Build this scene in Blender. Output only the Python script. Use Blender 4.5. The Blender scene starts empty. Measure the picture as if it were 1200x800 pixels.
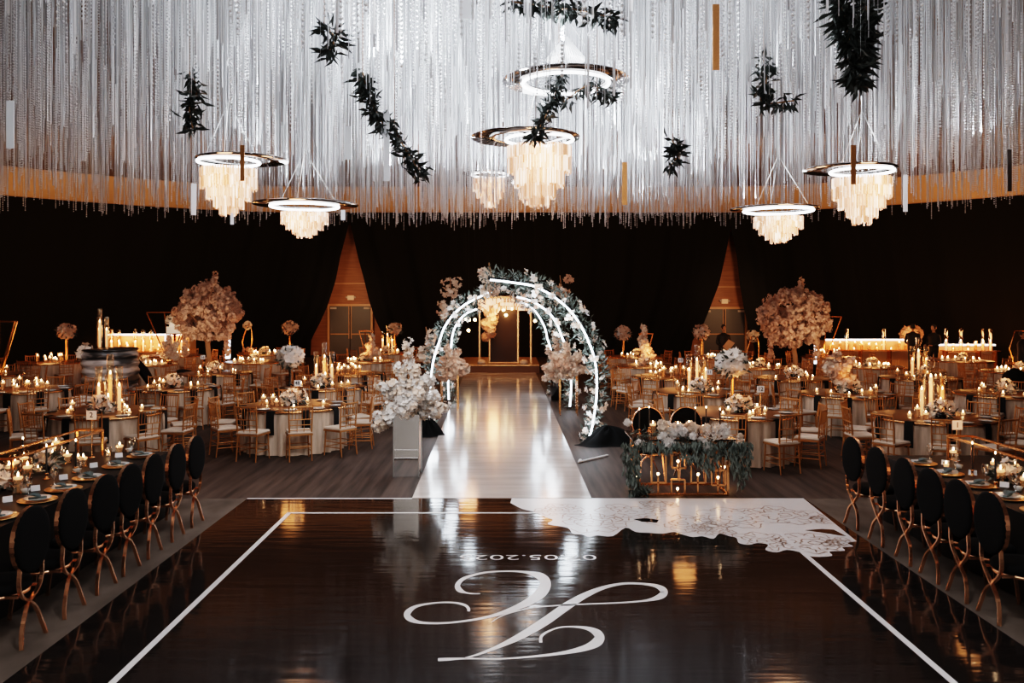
import bpy, math, random
import numpy as np
from mathutils import Vector, Matrix
R = random.Random(7)
SC = bpy.context.scene
COL = SC.collection
PI = math.pi
# ------------------------------------------------------------------ calibration (level camera, 2.62 m up, looking along +Y)
FPX, HC, CX, CY = 1000.0, 2.62, 598.0, 352.0
def P(px, py, D): return Vector(((px-CX)/FPX*D, D, HC-(py-CY)/FPX*D))
def G(px, py, z=0.0):
    D = FPX*(HC-z)/(py-CY)
    return Vector(((px-CX)/FPX*D, D, z))
# ------------------------------------------------------------------ materials
def mat(name, c, rough=.5, metal=0., emit=None, es=0., spec=.5, coat=0., trans=0.):
    m = bpy.data.materials.new(name); m.use_nodes = True
    b = m.node_tree.nodes['Principled BSDF']
    b.inputs['Base Color'].default_value = (*c, 1); b.inputs['Roughness'].default_value = rough
    b.inputs['Metallic'].default_value = metal; b.inputs['Specular IOR Level'].default_value = spec
    if coat: b.inputs['Coat Weight'].default_value = coat
    if emit: b.inputs['Emission Color'].default_value = (*emit, 1); b.inputs['Emission Strength'].default_value = es
    if trans:
        nt = m.node_tree; t = nt.nodes.new('ShaderNodeBsdfTranslucent'); t.inputs[0].default_value = (*c, 1)
        mx = nt.nodes.new('ShaderNodeMixShader'); mx.inputs[0].default_value = trans
        nt.links.new(b.outputs[0], mx.inputs[1]); nt.links.new(t.outputs[0], mx.inputs[2])
        nt.links.new(mx.outputs[0], nt.nodes['Material Output'].inputs[0])
    return m
def vary(m, c1, c2, scale=(5, 5, 5), detail=4, lo=.35, hi=.65, bump=0., rough=None, nscale=1.0):
    nt = m.node_tree; b = nt.nodes['Principled BSDF']
    tc = nt.nodes.new('ShaderNodeTexCoord'); mp = nt.nodes.new('ShaderNodeMapping'); mp.inputs['Scale'].default_value = scale
    n = nt.nodes.new('ShaderNodeTexNoise'); n.inputs['Scale'].default_value = nscale; n.inputs['Detail'].default_value = detail
    r = nt.nodes.new('ShaderNodeValToRGB'); r.color_ramp.elements[0].position = lo; r.color_ramp.elements[1].position = hi
    r.color_ramp.elements[0].color = (*c1, 1); r.color_ramp.elements[1].color = (*c2, 1)
    nt.links.new(tc.outputs['Object'], mp.inputs[0]); nt.links.new(mp.outputs[0], n.inputs['Vector'])
    nt.links.new(n.outputs[0], r.inputs[0]); nt.links.new(r.outputs[0], b.inputs['Base Color'])
    if bump:
        bp = nt.nodes.new('ShaderNodeBump'); bp.inputs['Strength'].default_value = bump; bp.inputs['Distance'].default_value = .02
        nt.links.new(n.outputs[0], bp.inputs['Height']); nt.links.new(bp.outputs[0], b.inputs['Normal'])
    if rough:
        mr = nt.nodes.new('ShaderNodeMapRange'); mr.inputs[3].default_value = rough[0]; mr.inputs[4].default_value = rough[1]
        nt.links.new(n.outputs[0], mr.inputs[0]); nt.links.new(mr.outputs[0], b.inputs['Roughness'])
    return m
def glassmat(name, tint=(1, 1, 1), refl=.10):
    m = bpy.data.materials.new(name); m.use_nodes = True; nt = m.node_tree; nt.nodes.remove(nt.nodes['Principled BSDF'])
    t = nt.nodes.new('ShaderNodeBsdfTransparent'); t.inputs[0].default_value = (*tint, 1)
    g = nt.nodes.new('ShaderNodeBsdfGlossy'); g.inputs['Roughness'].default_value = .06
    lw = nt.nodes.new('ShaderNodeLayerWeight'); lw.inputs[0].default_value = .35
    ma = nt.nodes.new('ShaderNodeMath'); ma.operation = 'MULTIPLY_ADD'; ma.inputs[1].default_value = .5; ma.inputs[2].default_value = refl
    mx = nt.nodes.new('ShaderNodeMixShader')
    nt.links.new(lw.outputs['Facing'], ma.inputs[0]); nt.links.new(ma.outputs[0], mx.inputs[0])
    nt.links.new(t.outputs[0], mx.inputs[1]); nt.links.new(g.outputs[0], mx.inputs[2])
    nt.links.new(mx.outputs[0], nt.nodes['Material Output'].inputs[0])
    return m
WARM = (1., .38, .12)
COOL = (.80, .90, 1.)
M = dict(
    gold=mat('chair_gold', (.45, .195, .065), .38, .5), brass=mat('polished_gold', (.82, .40, .17), .26, 1.),
    rose=mat('rose_gold', (.92, .52, .32), .27, 1.), cushion=mat('ivory_cushion', (.62, .50, .41), .85),
    cloth=mat('ivory_cloth', (.62, .50, .41), .8), top=mat('table_top', (.10, .045, .022), .35), black=mat('black_cloth', (.008, .008, .008), .75, spec=.2),
    velvet=mat('black_velvet', (.004, .004, .004), .85, spec=.12), blackgloss=mat('black_gloss', (.012, .012, .012), .2),
    wax=mat('glowing_candle_wax', (.95, .72, .48), .6, emit=(1, .55, .30), es=1.3), flame=mat('candle_flame', (1, .7, .4), .5, emit=(1, .64, .36), es=55),  # wax emits a little, standing in for flame light shining through it
    glass=glassmat('clear_glass'), warmglass=glassmat('amber_glow_tint_glass', (1, .86, .70), .12), blacktaper=mat('black_taper', (.012, .012, .012), .45),  # warmglass: candle glow put into an amber tint of the glass
    white=mat('white_petals', (.86, .82, .78), .7, trans=.25), blush=mat('blush_petals', (.72, .50, .38), .75, trans=.25), cream=mat('cream_petals', (.84, .70, .58), .7, trans=.25),
    dusk=mat('dusky_petals', (.66, .45, .35), .75, trans=.25),
    leaf=mat('dark_leaf', (.055, .066, .054), .55), sage=mat('sage_leaf', (.15, .18, .16), .6), hangleaf=mat('hanging_leaf', (.022, .028, .024), .5),
    trunk=mat('bark', (.30, .16, .08), .8), plate=mat('china', (.62, .66, .66), .2), charger=mat('gold_charger', (.62, .36, .15), .3, .8), napkin=mat('grey_green_napkin', (.10, .13, .13), .8),
    card=mat('paper_card', (.85, .86, .88), .6), ink=mat('black_ink', (.01, .01, .01), .6),
    led=mat('led_white', (1, 1, 1), .5, emit=(.82, .91, 1), es=9), ledring=mat('led_ring', (1, 1, 1), .5, emit=(.92, .95, 1), es=7), neon=mat('led_strip', (1, 1, 1), .5, emit=(.70, .88, 1), es=5),
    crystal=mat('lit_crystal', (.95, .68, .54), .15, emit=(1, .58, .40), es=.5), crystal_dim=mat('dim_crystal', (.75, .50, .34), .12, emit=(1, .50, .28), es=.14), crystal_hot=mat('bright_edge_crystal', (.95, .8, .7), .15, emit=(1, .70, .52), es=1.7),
    disc=mat('smoked_mirror', (.26, .24, .23), .12, 1.),
    bulb=mat('filament_bulb', (1, .7, .4), .4, emit=(1, .60, .25), es=40), mirror=mat('mirror', (.88, .88, .88), .03, 1.),
    skin=mat('skin', (.42, .22, .13), .6), hair=mat('dark_hair', (.012, .009, .007), .6), suit=mat('black_suit', (.007, .007, .008), .7), paper=mat('tan_folder', (.45, .30, .20), .7),
    steel=mat('brushed_steel', (.55, .55, .55), .3, .9), vinyl=mat('white_vinyl', (.74, .72, .72), .22, spec=.4), vinyline=mat('brown_print', (.22, .13, .09), .3),
    drape=mat('black_drape', (.012, .011, .010), .85, spec=.1), wood=mat('wood_wall', (.42, .15, .05), .5), door=mat('dark_door', (.10, .085, .08), .45), trim=mat('wood_trim', (.62, .30, .13), .4),
    soffit=mat('tan_soffit', (.62, .40, .22), .6), ceil=mat('brown_ceiling', (.17, .115, .085), .8), sheer=mat('added_pale_cloth', (.30, .30, .31), .8),
    plank=mat('carpet_planks', (.04, .03, .028), .65, spec=.3), carpet=mat('taupe_carpet', (.085, .068, .058), .9, spec=.2), stage=mat('brown_stage', (.16, .07, .03), .6),
    aisle=mat('white_runner', (.66, .62, .60), .13, spec=.5), dance=mat('black_dance_floor', (.013, .010, .009), .07, spec=.19),
    clay=mat('warm_glow_bar', (.62, .34, .17), .45), barrel=mat('ruched_silver', (.20, .19, .19), .45, .2), exit=mat('exit_face', (.8, .5, .3), .5, emit=(1, .55, .3), es=.2),
    cake=mat('glowing_icing', (.85, .75, .66), .5, emit=(1, .8, .6), es=.5), tinsel=mat('silver_ribbon', (.80, .82, .85), .34, .35, trans=.25), bead=mat('crystal_bead', (.92, .92, .94), .12, .1, spec=1., trans=.2),  # cake: its brightness is put in as a glow of the icing
    plate_hang=mat('glowing_acrylic', (.82, .84, .88), .2, emit=(.8, .9, 1), es=.15))  # plate_hang: faint glow put into the material, the strips are no lamps
vary(M['plank'], (.020, .013, .010), (.080, .054, .043), (9, .55, 1), 5, .35, .7)
vary(M['carpet'], (.066, .050, .040), (.130, .101, .082), (2.5, 1.5, 1), 6, .3, .7, bump=.15)
vary(M['dance'], (.012, .009, .008), (.018, .013, .011), (1.2, 9, 1), 3, .3, .7, bump=.10, rough=(.05, .12), nscale=1.)
vary(M['aisle'], (.44, .40, .38), (.56, .51, .48), (.9, 5, 1), 4, .3, .7, bump=.10, rough=(.08, .2))
vary(M['wood'], (.30, .10, .034), (.44, .16, .055), (1, 1, 14), 5, .3, .7)
vary(M['barrel'], (.03, .03, .03), (.42, .38, .36), (1.2, 1.2, 6), 3, .42, .58)
vary(M['soffit'], (.54, .34, .18), (.68, .45, .26), (.4, .4, .8), 3, .3, .7)
nt = M['tinsel'].node_tree; bs = nt.nodes['Principled BSDF']
tc = nt.nodes.new('ShaderNodeTexCoord'); mp = nt.nodes.new('ShaderNodeMapping'); mp.inputs['Scale'].default_value = (9, 9, .05)
wn = nt.nodes.new('ShaderNodeTexNoise'); wn.inputs['Scale'].default_value = 3; wn.inputs['Detail'].default_value = 2; cr = nt.nodes.new('ShaderNodeValToRGB')
for e, (p_, c_) in zip(cr.color_ramp.elements, ((.34, .10), (.66, .92))): e.position = p_; e.color = (c_, c_*1.01, c_*1.03, 1)
nt.links.new(tc.outputs['Object'], mp.inputs[0]); nt.links.new(mp.outputs[0], wn.inputs[0]); nt.links.new(wn.outputs[0], cr.inputs[0]); nt.links.new(cr.outputs[0], bs.inputs['Base Color'])
vary(M['cloth'], (.45, .34, .26), (.66, .51, .40), (14, 14, 2), 3, .35, .65)
vary(M['top'], (.075, .030, .014), (.15, .065, .03), (3, 3, 3), 4, .3, .7)
# ------------------------------------------------------------------ mesh builder
def frame_z(d):
    d = d.normalized(); a = Vector((0, 0, 1)) if abs(d.z) < .9 else Vector((1, 0, 0))
    u = d.cross(a).normalized(); return u, d.cross(u)
class MB:
    def __init__(s): s.v = []; s.f = []; s.m = []; s.s = []
    def add(s, vs, fs, mi=0, sm=False):
        b = len(s.v); s.v.extend(tuple(v) for v in vs)
        for f in fs: s.f.append(tuple(b+i for i in f)); s.m.append(mi); s.s.append(sm)
    def box(s, c, sz, rz=0., mi=0):
        cx, cy, cz = c; a, b, h = sz[0]/2, sz[1]/2, sz[2]/2; co, si = math.cos(rz), math.sin(rz)
        vs = [(cx+x*co-y*si, cy+x*si+y*co, cz+z) for z in (-h, h) for x, y in ((-a, -b), (a, -b), (a, b), (-a, b))]
        s.add(vs, [(3, 2, 1, 0), (4, 5, 6, 7), (0, 1, 5, 4), (1, 2, 6, 5), (2, 3, 7, 6), (3, 0, 4, 7)], mi)
    def bar(s, p, q, w, h=None, mi=0):
        p, q = Vector(p), Vector(q); u, v = frame_z(q-p); h = h or w; u = u*w/2; v = v*h/2
        vs = [e+a*u+b*v for e in (p, q) for a, b in ((-1, -1), (1, -1), (1, 1), (-1, 1))]
        s.add(vs, [(3, 2, 1, 0), (4, 5, 6, 7), (0, 1, 5, 4), (1, 2, 6, 5), (2, 3, 7, 6), (3, 0, 4, 7)], mi)
    def tube(s, pts, r, n=6, mi=0, closed=False):
        pts = [Vector(p) for p in pts]; k = len(pts); rs = r if isinstance(r, (list, tuple)) else [r]*k
        vs = []; u = None
        for i, p in enumerate(pts):
            a = pts[(i-1) % k] if (closed or i) else p; b = pts[(i+1) % k] if (closed or i < k-1) else p
            d = (b-a).normalized()
            if u is None: u, _ = frame_z(d)
            u = (u-d*u.dot(d)).normalized(); w = d.cross(u)
            vs += [p+(u*math.cos(2*PI*j/n)+w*math.sin(2*PI*j/n))*rs[i] for j in range(n)]
        fs = [(i*n+j, i*n+(j+1) % n, ((i+1) % k)*n+(j+1) % n, ((i+1) % k)*n+j) for i in range(k if closed else k-1) for j in range(n)]
        s.add(vs, fs, mi, True)
        if not closed: s.add(vs[:n], [tuple(range(n))[::-1]], mi); s.add(vs[-n:], [tuple(range(n))], mi)
    def lathe(s, prof, n=12, c=(0, 0, 0), mi=0, sm=True):
        vs = [(c[0]+r*math.cos(2*PI*j/n), c[1]+r*math.sin(2*PI*j/n), c[2]+z) for r, z in prof for j in range(n)]
        fs = [(i*n+j, i*n+(j+1) % n, (i+1)*n+(j+1) % n, (i+1)*n+j) for i in range(len(prof)-1) for j in range(n)]
        s.add(vs, fs, mi, sm)
    def ball(s, c, r, n=8, k=5, mi=0, sq=1.):
        s.lathe([(max(1e-4, r*math.sin(PI*i/k)), -r*sq*math.cos(PI*i/k)) for i in range(k+1)], n, c, mi)
    def leaf(s, p, d, L, w, up, mi=0):
        d = d.normalized(); u = d.cross(up)
        u = u.normalized() if u.length > 1e-4 else frame_z(d)[0]
        n = u.cross(d); m = p+d*L*.5+n*L*.10
        s.add([p, m+u*w*.5, p+d*L, m-u*w*.5], [(0, 1, 2), (0, 2, 3)], mi)
    def rose(s, c, n, r, k=5, mi=0, cup=.35):
        u, v = frame_z(n); n = n.normalized(); a0 = R.random()*6
        vs = [c]; fs = []
        for j in range(k):
            a = a0+2*PI*j/k; e = u*math.cos(a)+v*math.sin(a); t = n.cross(e)
            b = len(vs); vs += [c+e*r*.55+t*r*.42+n*r*cup*.5, c+e*r+n*r*cup, c+e*r*.55-t*r*.42+n*r*cup*.5]
            fs.append((0, b, b+1, b+2))
        s.add(vs, fs, mi)
    def grid(s, fn, nu, nv, mi=0, sm=True, cu=False):
        vs = [fn(i/nu, j/nv) for j in range(nv+1) for i in range(nu if cu else nu+1)]; w = nu if cu else nu+1
        s.add(vs, [(j*w+i, j*w+(i+1) % w, (j+1)*w+(i+1) % w, (j+1)*w+i) for j in range(nv) for i in range(nu)], mi, sm)
    def mesh(s, name, mats):
        me = bpy.data.meshes.new(name); me.from_pydata(s.v, [], s.f)
        for m in (mats if isinstance(mats, (list, tuple)) else [mats]): me.materials.append(M[m] if isinstance(m, str) else m)
        me.polygons.foreach_set('material_index', s.m); me.polygons.foreach_set('use_smooth', s.s); me.update()
        return me
    def build(s, name, mats, parent=None, loc=(0, 0, 0), rz=0.):
        o = bpy.data.objects.new(name, s.mesh(name, mats)); COL.objects.link(o); o.location = loc; o.rotation_euler.z = rz
        if parent: o.parent = parent
        return o
def tag(o, label=None, cat=None, group=None, kind=None):
    if label: o['label'] = label
    if cat: o['category'] = cat
    if group: o['group'] = group
    if kind: o['kind'] = kind
    return o
def struct(o): o['kind'] = 'structure'; return o
def empty(name, loc=(0, 0, 0), rz=0.):
    o = bpy.data.objects.new(name, None); COL.objects.link(o); o.location = loc; o.rotation_euler.z = rz; o.empty_display_size = .1
    return o
def dup(root, loc, rz=0., label=None, cat=None, group=None, scale=None):
    r = root.copy(); COL.objects.link(r); r.location = loc; r.rotation_euler = (0, 0, rz)
    if scale: r.scale = scale if isinstance(scale, tuple) else (scale,)*3
    tag(r, label, cat, group)
    for ch in list(root.children):
        c = ch.copy(); COL.objects.link(c); c.parent = r
        for g in list(ch.children):
            d = g.copy(); COL.objects.link(d); d.parent = c
    return r
PROTO = []
def proto_done():
    for p in PROTO:
        for ch in list(p.children):
            for g in list(ch.children): bpy.data.objects.remove(g)
            bpy.data.objects.remove(ch)
        bpy.data.objects.remove(p)
def rv(): 
    while True:
        v = Vector((R.uniform(-1, 1), R.uniform(-1, 1), R.uniform(-1, 1)))
        if .05 < v.length < 1: return v.normalized()
def fontmesh(name, cu):
    t = bpy.data.objects.new(name, cu); COL.objects.link(t); dg = bpy.context.evaluated_depsgraph_get()
    me = bpy.data.meshes.new_from_object(t.evaluated_get(dg)); bpy.data.objects.remove(t)
    o = bpy.data.objects.new(name, me); COL.objects.link(o); return o
def smooth_path(pts, n=8, closed=False):
    pts = [Vector(p) for p in pts]; out = []; k = len(pts)
    for i in range(k-1):
        p0, p1, p2, p3 = pts[max(i-1, 0)], pts[i], pts[i+1], pts[min(i+2, k-1)]
        for j in range(n):
            t = j/n; out.append(.5*((2*p1)+(p2-p0)*t+(2*p0-5*p1+4*p2-p3)*t*t+(3*p1-p0-3*p2+p3)*t**3))
    out.append(pts[-1]); return out
def light(kind, loc, power, color, size=.2, rot=None, **k):
    l = bpy.data.lights.new('lamp_light', kind); l.energy = power; l.color = color
    if kind == 'AREA': l.shape = 'DISK'; l.size = size
    else: l.shadow_soft_size = size
    for a, b in k.items(): setattr(l, a, b)
    o = bpy.data.objects.new('lamp_light', l); COL.objects.link(o); o.location = loc
    if rot is not None: o.rotation_euler = rot
    return o
def aim(o, t): o.rotation_euler = (Vector(t)-o.location).to_track_quat('-Z', 'Y').to_euler()
# ================================================================== SETTING
def flat(name, pts, z, m, thick=None):
    b = MB(); n = len(pts)
    if thick:
        vs = [(p[0], p[1], z) for p in pts]+[(p[0], p[1], z-thick) for p in pts]
        b.add(vs, [tuple(range(n)), tuple(range(2*n-1, n-1, -1))]+[(i, i+n, (i+1) % n+n, (i+1) % n) for i in range(n)])
    else: b.add([(p[0], p[1], z) for p in pts], [tuple(range(n))])
    return b.build(name, m)
struct(flat('floor', [(-30, -3), (30, -3), (30, 42), (-30, 42)], 0, 'plank'))
struct(flat('floor_carpet', [(-30, -3), (30, -3), (30, 11.27), (-30, 11.27)], .004, 'carpet'))
struct(flat('ceiling', [(-30, 42), (30, 42), (30, -3), (-30, -3)], 7.75, 'ceil'))
# back wall of wood with two door openings' leaves in front of it
b = MB(); b.box((0, 41, 3.9), (62, .2, 7.8)); struct(b.build('wall_back', 'wood'))
b = MB(); b.box((-30, 19.5, 3.9), (.2, 45, 7.8)); struct(b.build('wall_left', 'wood'))
b = MB(); b.box((30, 19.5, 3.9), (.2, 45, 7.8)); struct(b.build('wall_right', 'wood'))
b = MB(); b.box((0, -3, 3.9), (62, .2, 7.8)); struct(b.build('wall_front', mat('white_wall_drape', (.8, .78, .76), .8)))
for k, (cx, z_) in enumerate(((410.5, 1), (848.5, 1))):
    D = 40.7; X = (cx-CX)*D/FPX
    r = struct(empty(f'door_{k+1}', (X, D, 0)))
    zt = HC-(358.5-CY)*D/FPX
    if k: zt = HC-(362-CY)*D/FPX
    for sgn in (-1, 1):
        b = MB(); b.box((sgn*.49, 0, zt/2), (.95, .06, zt)); leaf_ = b.build('door_leaf', 'door', r)
        b = MB(); b.box((sgn*.49, -.06, 1.02), (.86, .04, .05)); b.build('push_bar', 'trim', leaf_)
        b = MB(); b.box((sgn*.80, -.06, zt-.10), (.30, .07, .09)); b.build('door_closer', 'cushion', leaf_)
        b = MB(); b.box((sgn*.055, -.05, zt/2+.4), (.03, .03, zt-.8)); b.build('edge_strip', 'trim', leaf_)
    b = MB(); b.box((-1.03, -.02, zt/2), (.1, .1, zt)); b.box((1.03, -.02, zt/2), (.1, .1, zt)); b.box((0, -.02, zt+.05), (2.16, .1, .1)); b.build('door_frame', 'trim', r)
    b = MB(); b.box((X, 40.86, HC+(20 if k == 0 else 16)*.0407), (4, .06, .06)); struct(b.build(f'trim_{k+1}', 'trim'))
    s = empty('exit_sign', (X+(.0 if k == 0 else .06), 40.8, HC+(3.3 if k == 0 else -1)*.0407)); tag(s, 'small lit exit sign with two lamp heads above the %s double doors' % ('left' if k == 0 else 'right'), 'exit sign')
    b = MB(); b.box((0, 0, .0), (.30, .08, .22)); b.build('sign_box', 'exit', s)
    for sg in (-1, 1):
        b = MB(); b.ball((sg*.2, -.02, .02), .055); b.build('lamp_head', 'cushion', s)
# black drape panels: boundaries are functions of height; folds by a wave
def interp(tab, z):
    tab = sorted(tab)
    if z <= tab[0][0]: return tab[0][1]
    for (a, xa), (c, xc) in zip(tab, tab[1:]):
        if z <= c: return xa+(xc-xa)*(z-a)/(c-a)
    return tab[-1][1]
DR = 39.6
def zt_(py, D=DR): return HC-(py-CY)*D/FPX
def xt_(px, D=DR): return (px-CX)*D/FPX
Ll = [(zt_(y), xt_(x)) for x, y in ((410, 262), (400, 300), (394, 330), (385, 358), (376, 378), (366, 397), (365, 418))]
Lr = [(zt_(y), xt_(x)) for x, y in ((410.5, 262), (419, 300), (427, 330), (433, 355), (440, 375), (449, 394), (450, 418))]
Rl = [(zt_(y), xt_(x)) for x, y in ((856, 268), (850, 300), (843, 332), (832, 361), (823, 383), (812, 398), (808, 418))]
Rr = [(zt_(y), xt_(x)) for x, y in ((856.5, 268), (863, 300), (866.5, 334), (871, 362), (876, 385), (881, 400), (884, 418))]
ZD = 6.72
def yplan(x):
    ax = abs(x)
    if ax < 9.5: return DR
    return DR-.088*(ax-9.5)**1.85
def panel(name, fl, fr, label, nu):
    b = MB(); nz = 26; a0 = R.random()*6; ph = [R.uniform(0, 6) for _ in range(4)]
    def fn(u, v):
        z = v*ZD; xl, xr = fl(z), fr(z); x = xl+(xr-xl)*u
        s = u*nu*.5
        return (x, yplan(x)+.10*math.sin(s*2.1+ph[0])+.05*math.sin(s*4.7+ph[1])+.06*math.sin(s*.83+ph[2]), z)
    b.grid(fn, nu*2, nz)
    return tag(b.build(name, 'drape'), label, 'drape')
cL, cR = lambda z: -29., lambda z: 29.
panel('drape_curtain', cL, lambda z: interp(Ll, z), 'long black drape covering the wall left of the left double doors', 70)
panel('drape_curtain', lambda z: interp(Lr, z), lambda z: interp(Rl, z), 'black drape between the two triangular door openings, behind the arch', 56)
panel('drape_curtain', lambda z: interp(Rr, z), cR, 'long black drape covering the wall right of the right double doors', 70)
# tan bulkhead above the drape
b = MB()
def sof(u, v):
    x = -29+58*u; y = yplan(x)-.25-.9*v; return (x, y, ZD-.02+.55*v+.5*v*v)
b.grid(sof, 60, 4)
b.grid(lambda u, v: (-29+58*u, yplan(-29+58*u)-.25+.25*v, ZD-.02), 60, 1)
struct(b.build('trim_3', 'soffit'))
# aisle runner, stage, dance floor
fx = [(G(483, 585)), G(693, 585), G(628, 437), G(545, 437)]
tag(flat('aisle_runner', [(p.x, p.y) for p in fx], .02, 'aisle', .02), 'long glossy white runner leading from dance floor to stage', 'aisle runner')
st = empty('stage_platform', (0, 0, 0)); tag(st, 'low brown stage at the far end of the white runner', 'stage')
b = MB(); b.box((-.42, 32.9, .15), (2.95, 4.2, .3)); b.build('deck', 'stage', st)
b = MB(); b.box((-.42, 30.78, .285), (2.95, .03, .03)); b.build('edge_strip', 'brass', st)
df = tag(flat('dance_floor', [(-3.46, 11.24), (3.87, 11.24), (3.87, 3.4), (-3.46, 3.4)][::-1], .016, 'dance', .016), 'glossy black vinyl dance floor with white border and script monogram', 'dance floor')
ZF = .0175
def strip(b, p, q, w, z=ZF):
    p = Vector((p[0], p[1], z)); q = Vector((q[0], q[1], z)); d = (q-p).normalized(); u = Vector((-d.y, d.x, 0))*w/2
    b.add([p-u, q-u, q+u, p+u], [(0, 1, 2, 3)])
for p, q, w in (((-2.71, 3.9), (-2.71, 10.46), .055), ((3.02, 3.9), (3.02, 10.46), .055), ((-2.74, 10.46), (3.04, 10.46), .05), ((-3.46, 11.22), (-1.29, 11.22), .05)):
    b = MB(); strip(b, p, q, w, ZF+.0016); b.build('border_line', 'vinyl', df)
# monogram strokes traced on the ground: (x, y, width)
def stroke(b, pts, f=lambda x, y: (460+x/3.529, 650+y/3.529), s=1/3.529):
    sp = smooth_path([(x, y, w) for x, y, w in pts], 8); L = []; Rr_ = []
    for i, p in enumerate(sp):
        a = sp[max(i-1, 0)]; c = sp[min(i+1, len(sp)-1)]; d = Vector((c.x-a.x, c.y-a.y)).normalized(); n = Vector((-d.y, d.x))*p.z/2
        L.append(f(p.x+n.x, p.y+n.y)); Rr_.append(f(p.x-n.x, p.y-n.y))
    vs = [G(*q, ZF) for q in L]+[G(*q, ZF) for q in Rr_]; k = len(L)
    b.add(vs, [(i, i+1, k+i+1, k+i) for i in range(k-1)])
S1 = [(362, 160, 3), (330, 160, 5), (300, 155, 8), (275, 142, 22), (270, 122, 20), (300, 95, 12), (380, 73, 7), (480, 67, 6), (560, 73, 12), (615, 92, 34), (632, 120, 46), (612, 158, 44), (560, 195, 30), (480, 230, 18), (400, 255, 11), (300, 273, 8), (200, 282, 8), (115, 279, 11), (70, 262, 24), (62, 240, 26), (100, 212, 11), (180, 198, 6), (250, 197, 7), (298, 207, 10), (314, 222, 12), (314, 233, 11)]
S2 = [(410, 278, 3), (440, 258, 4), (490, 238, 5), (580, 218, 5), (680, 209, 5), (800, 203, 5), (950, 197, 6), (1050, 188, 9), (1105, 172, 24), (1122, 152, 32), (1095, 130, 16), (1040, 120, 9), (960, 118, 9), (880, 133, 14), (800, 165, 24), (720, 212, 34), (630, 275, 36), (530, 335, 28), (430, 382, 14), (350, 412, 8), (300, 426, 6)]
S3 = [(188, 433, 12), (230, 431, 12), (300, 428, 7), (450, 429, 6), (600, 418, 9), (710, 404, 14), (800, 383, 26), (850, 355, 42), (850, 328, 36), (810, 305, 16), (750, 297, 7), (690, 300, 6), (640, 318, 8), (615, 338, 12), (613, 362, 13)]
b = MB()
for S in (S1, S2, S3): stroke(b, S)
b.build('monogram_lettering', 'vinyl', df)
# date, read from the far side
cu = bpy.data.curves.new('date_lettering', 'FONT'); cu.body = '07.05.2025'; cu.size = .40; cu.align_x = 'CENTER'; cu.align_y = 'CENTER'; cu.materials.append(M['vinyl']); cu.offset = -.004
o = fontmesh('date_lettering', cu); o.parent = df
g = G(618, 652.5, ZF); o.location = g; o.rotation_euler = (0, 0, PI); o.scale = (.80, .58, 1)
# white flower print in the far corner
ED = [(598, 589), (612, 596), (628, 600), (640, 606), (648, 609), (642, 614), (665, 618), (671, 625), (682, 626), (690, 629), (700, 627), (718, 628), (733, 618), (745, 623), (760, 624), (777, 625), (790, 623), (800, 626), (812, 629), (823, 628), (836, 631), (843, 625), (855, 628), (863, 630), (866, 636), (878, 638), (888, 636), (900, 638), (897, 644), (910, 647), (922, 644), (938, 647), (952, 652), (975, 651), (972, 646), (990, 645), (987, 641), (1000, 640), (993, 636), (1004, 634)]
b = MB(); vs = []
for x, y, _z in smooth_path([(x, y, 0) for x, y in ED], 3):
    q = G(x, y, ZF); vs.append(Vector((min(q.x, 3.86), q.y, ZF)))
poly = vs+[Vector((3.86, 11.235, ZF)), Vector((.02, 11.235, ZF))]
b.add(poly, [tuple(range(len(poly)))])
pr = b.build('flower_print', 'vinyl', df)
b = MB()   # petal outlines on the print
def inside(x, y):
    c = False; n = len(poly)
    for a_ in range(n):
        p, q = poly[a_], poly[a_-1]
        if (p.y > y) != (q.y > y) and x < (q.x-p.x)*(y-p.y)/(q.y-p.y)+p.x: c = not c
    return c
def gstroke(pts):
    for p, q in zip(pts, pts[1:]):
        if inside(p.x, p.y) and inside(q.x, q.y) and abs(p.x) < 3.82 and p.y < 11.2: strip(b, p, q, .010+.011*R.random())
for cx, cy, rs in ((690, 612, 1.), (655, 597, .7), (740, 600, 1.), (800, 613, .9), (770, 592, .6), (862, 606, 1.1), (920, 603, 1.0), (955, 636, .9), (893, 634, .8), (836, 620, .6), (985, 636, .5), (965, 608, .5)):
    c = G(cx, cy, ZF)
    for ring, (rr, m_) in enumerate(((.07, 4), (.16, 5), (.27, 7), (.40, 8))):
        a0 = R.random()*6
        for k in range(m_):
            if R.random() < .22: continue
            a = a0+2*PI*k/m_; w_ = 1.25*PI/m_; pts = []
            for t_ in range(9):
                t = -1+t_/4; q = a+w_*t; rad = rs*rr*(1.12-.30*t*t+.05*math.sin(7*t+k)); pts.append(Vector((c.x+rad*math.cos(q), c.y+rad*math.sin(q), ZF)))
            gstroke(pts)
            if ring > 1: gstroke([Vector((c.x+rs*rr*f*math.cos(a+.1*f), c.y+rs*rr*f*math.sin(a+.1*f), ZF)) for f in (.7, .8, .9, 1.0)])
for v in b.v: pass
b.v = [(x, y, ZF+.0006) for x, y, z in b.v]
b.build('petal_line_pattern', 'vinyline', pr)
for pts in ([(742, 608), (752, 611), (770, 612), (772, 609), (758, 607)], [(943, 621), (964, 624), (983, 627), (992, 628), (977, 620.3), (962, 619.5)]):
    b = MB(); b.add([G(x, y, ZF+.0010) for x, y in pts], [tuple(range(len(pts)))]); b.build('dark_gap', 'dance', pr)
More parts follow.
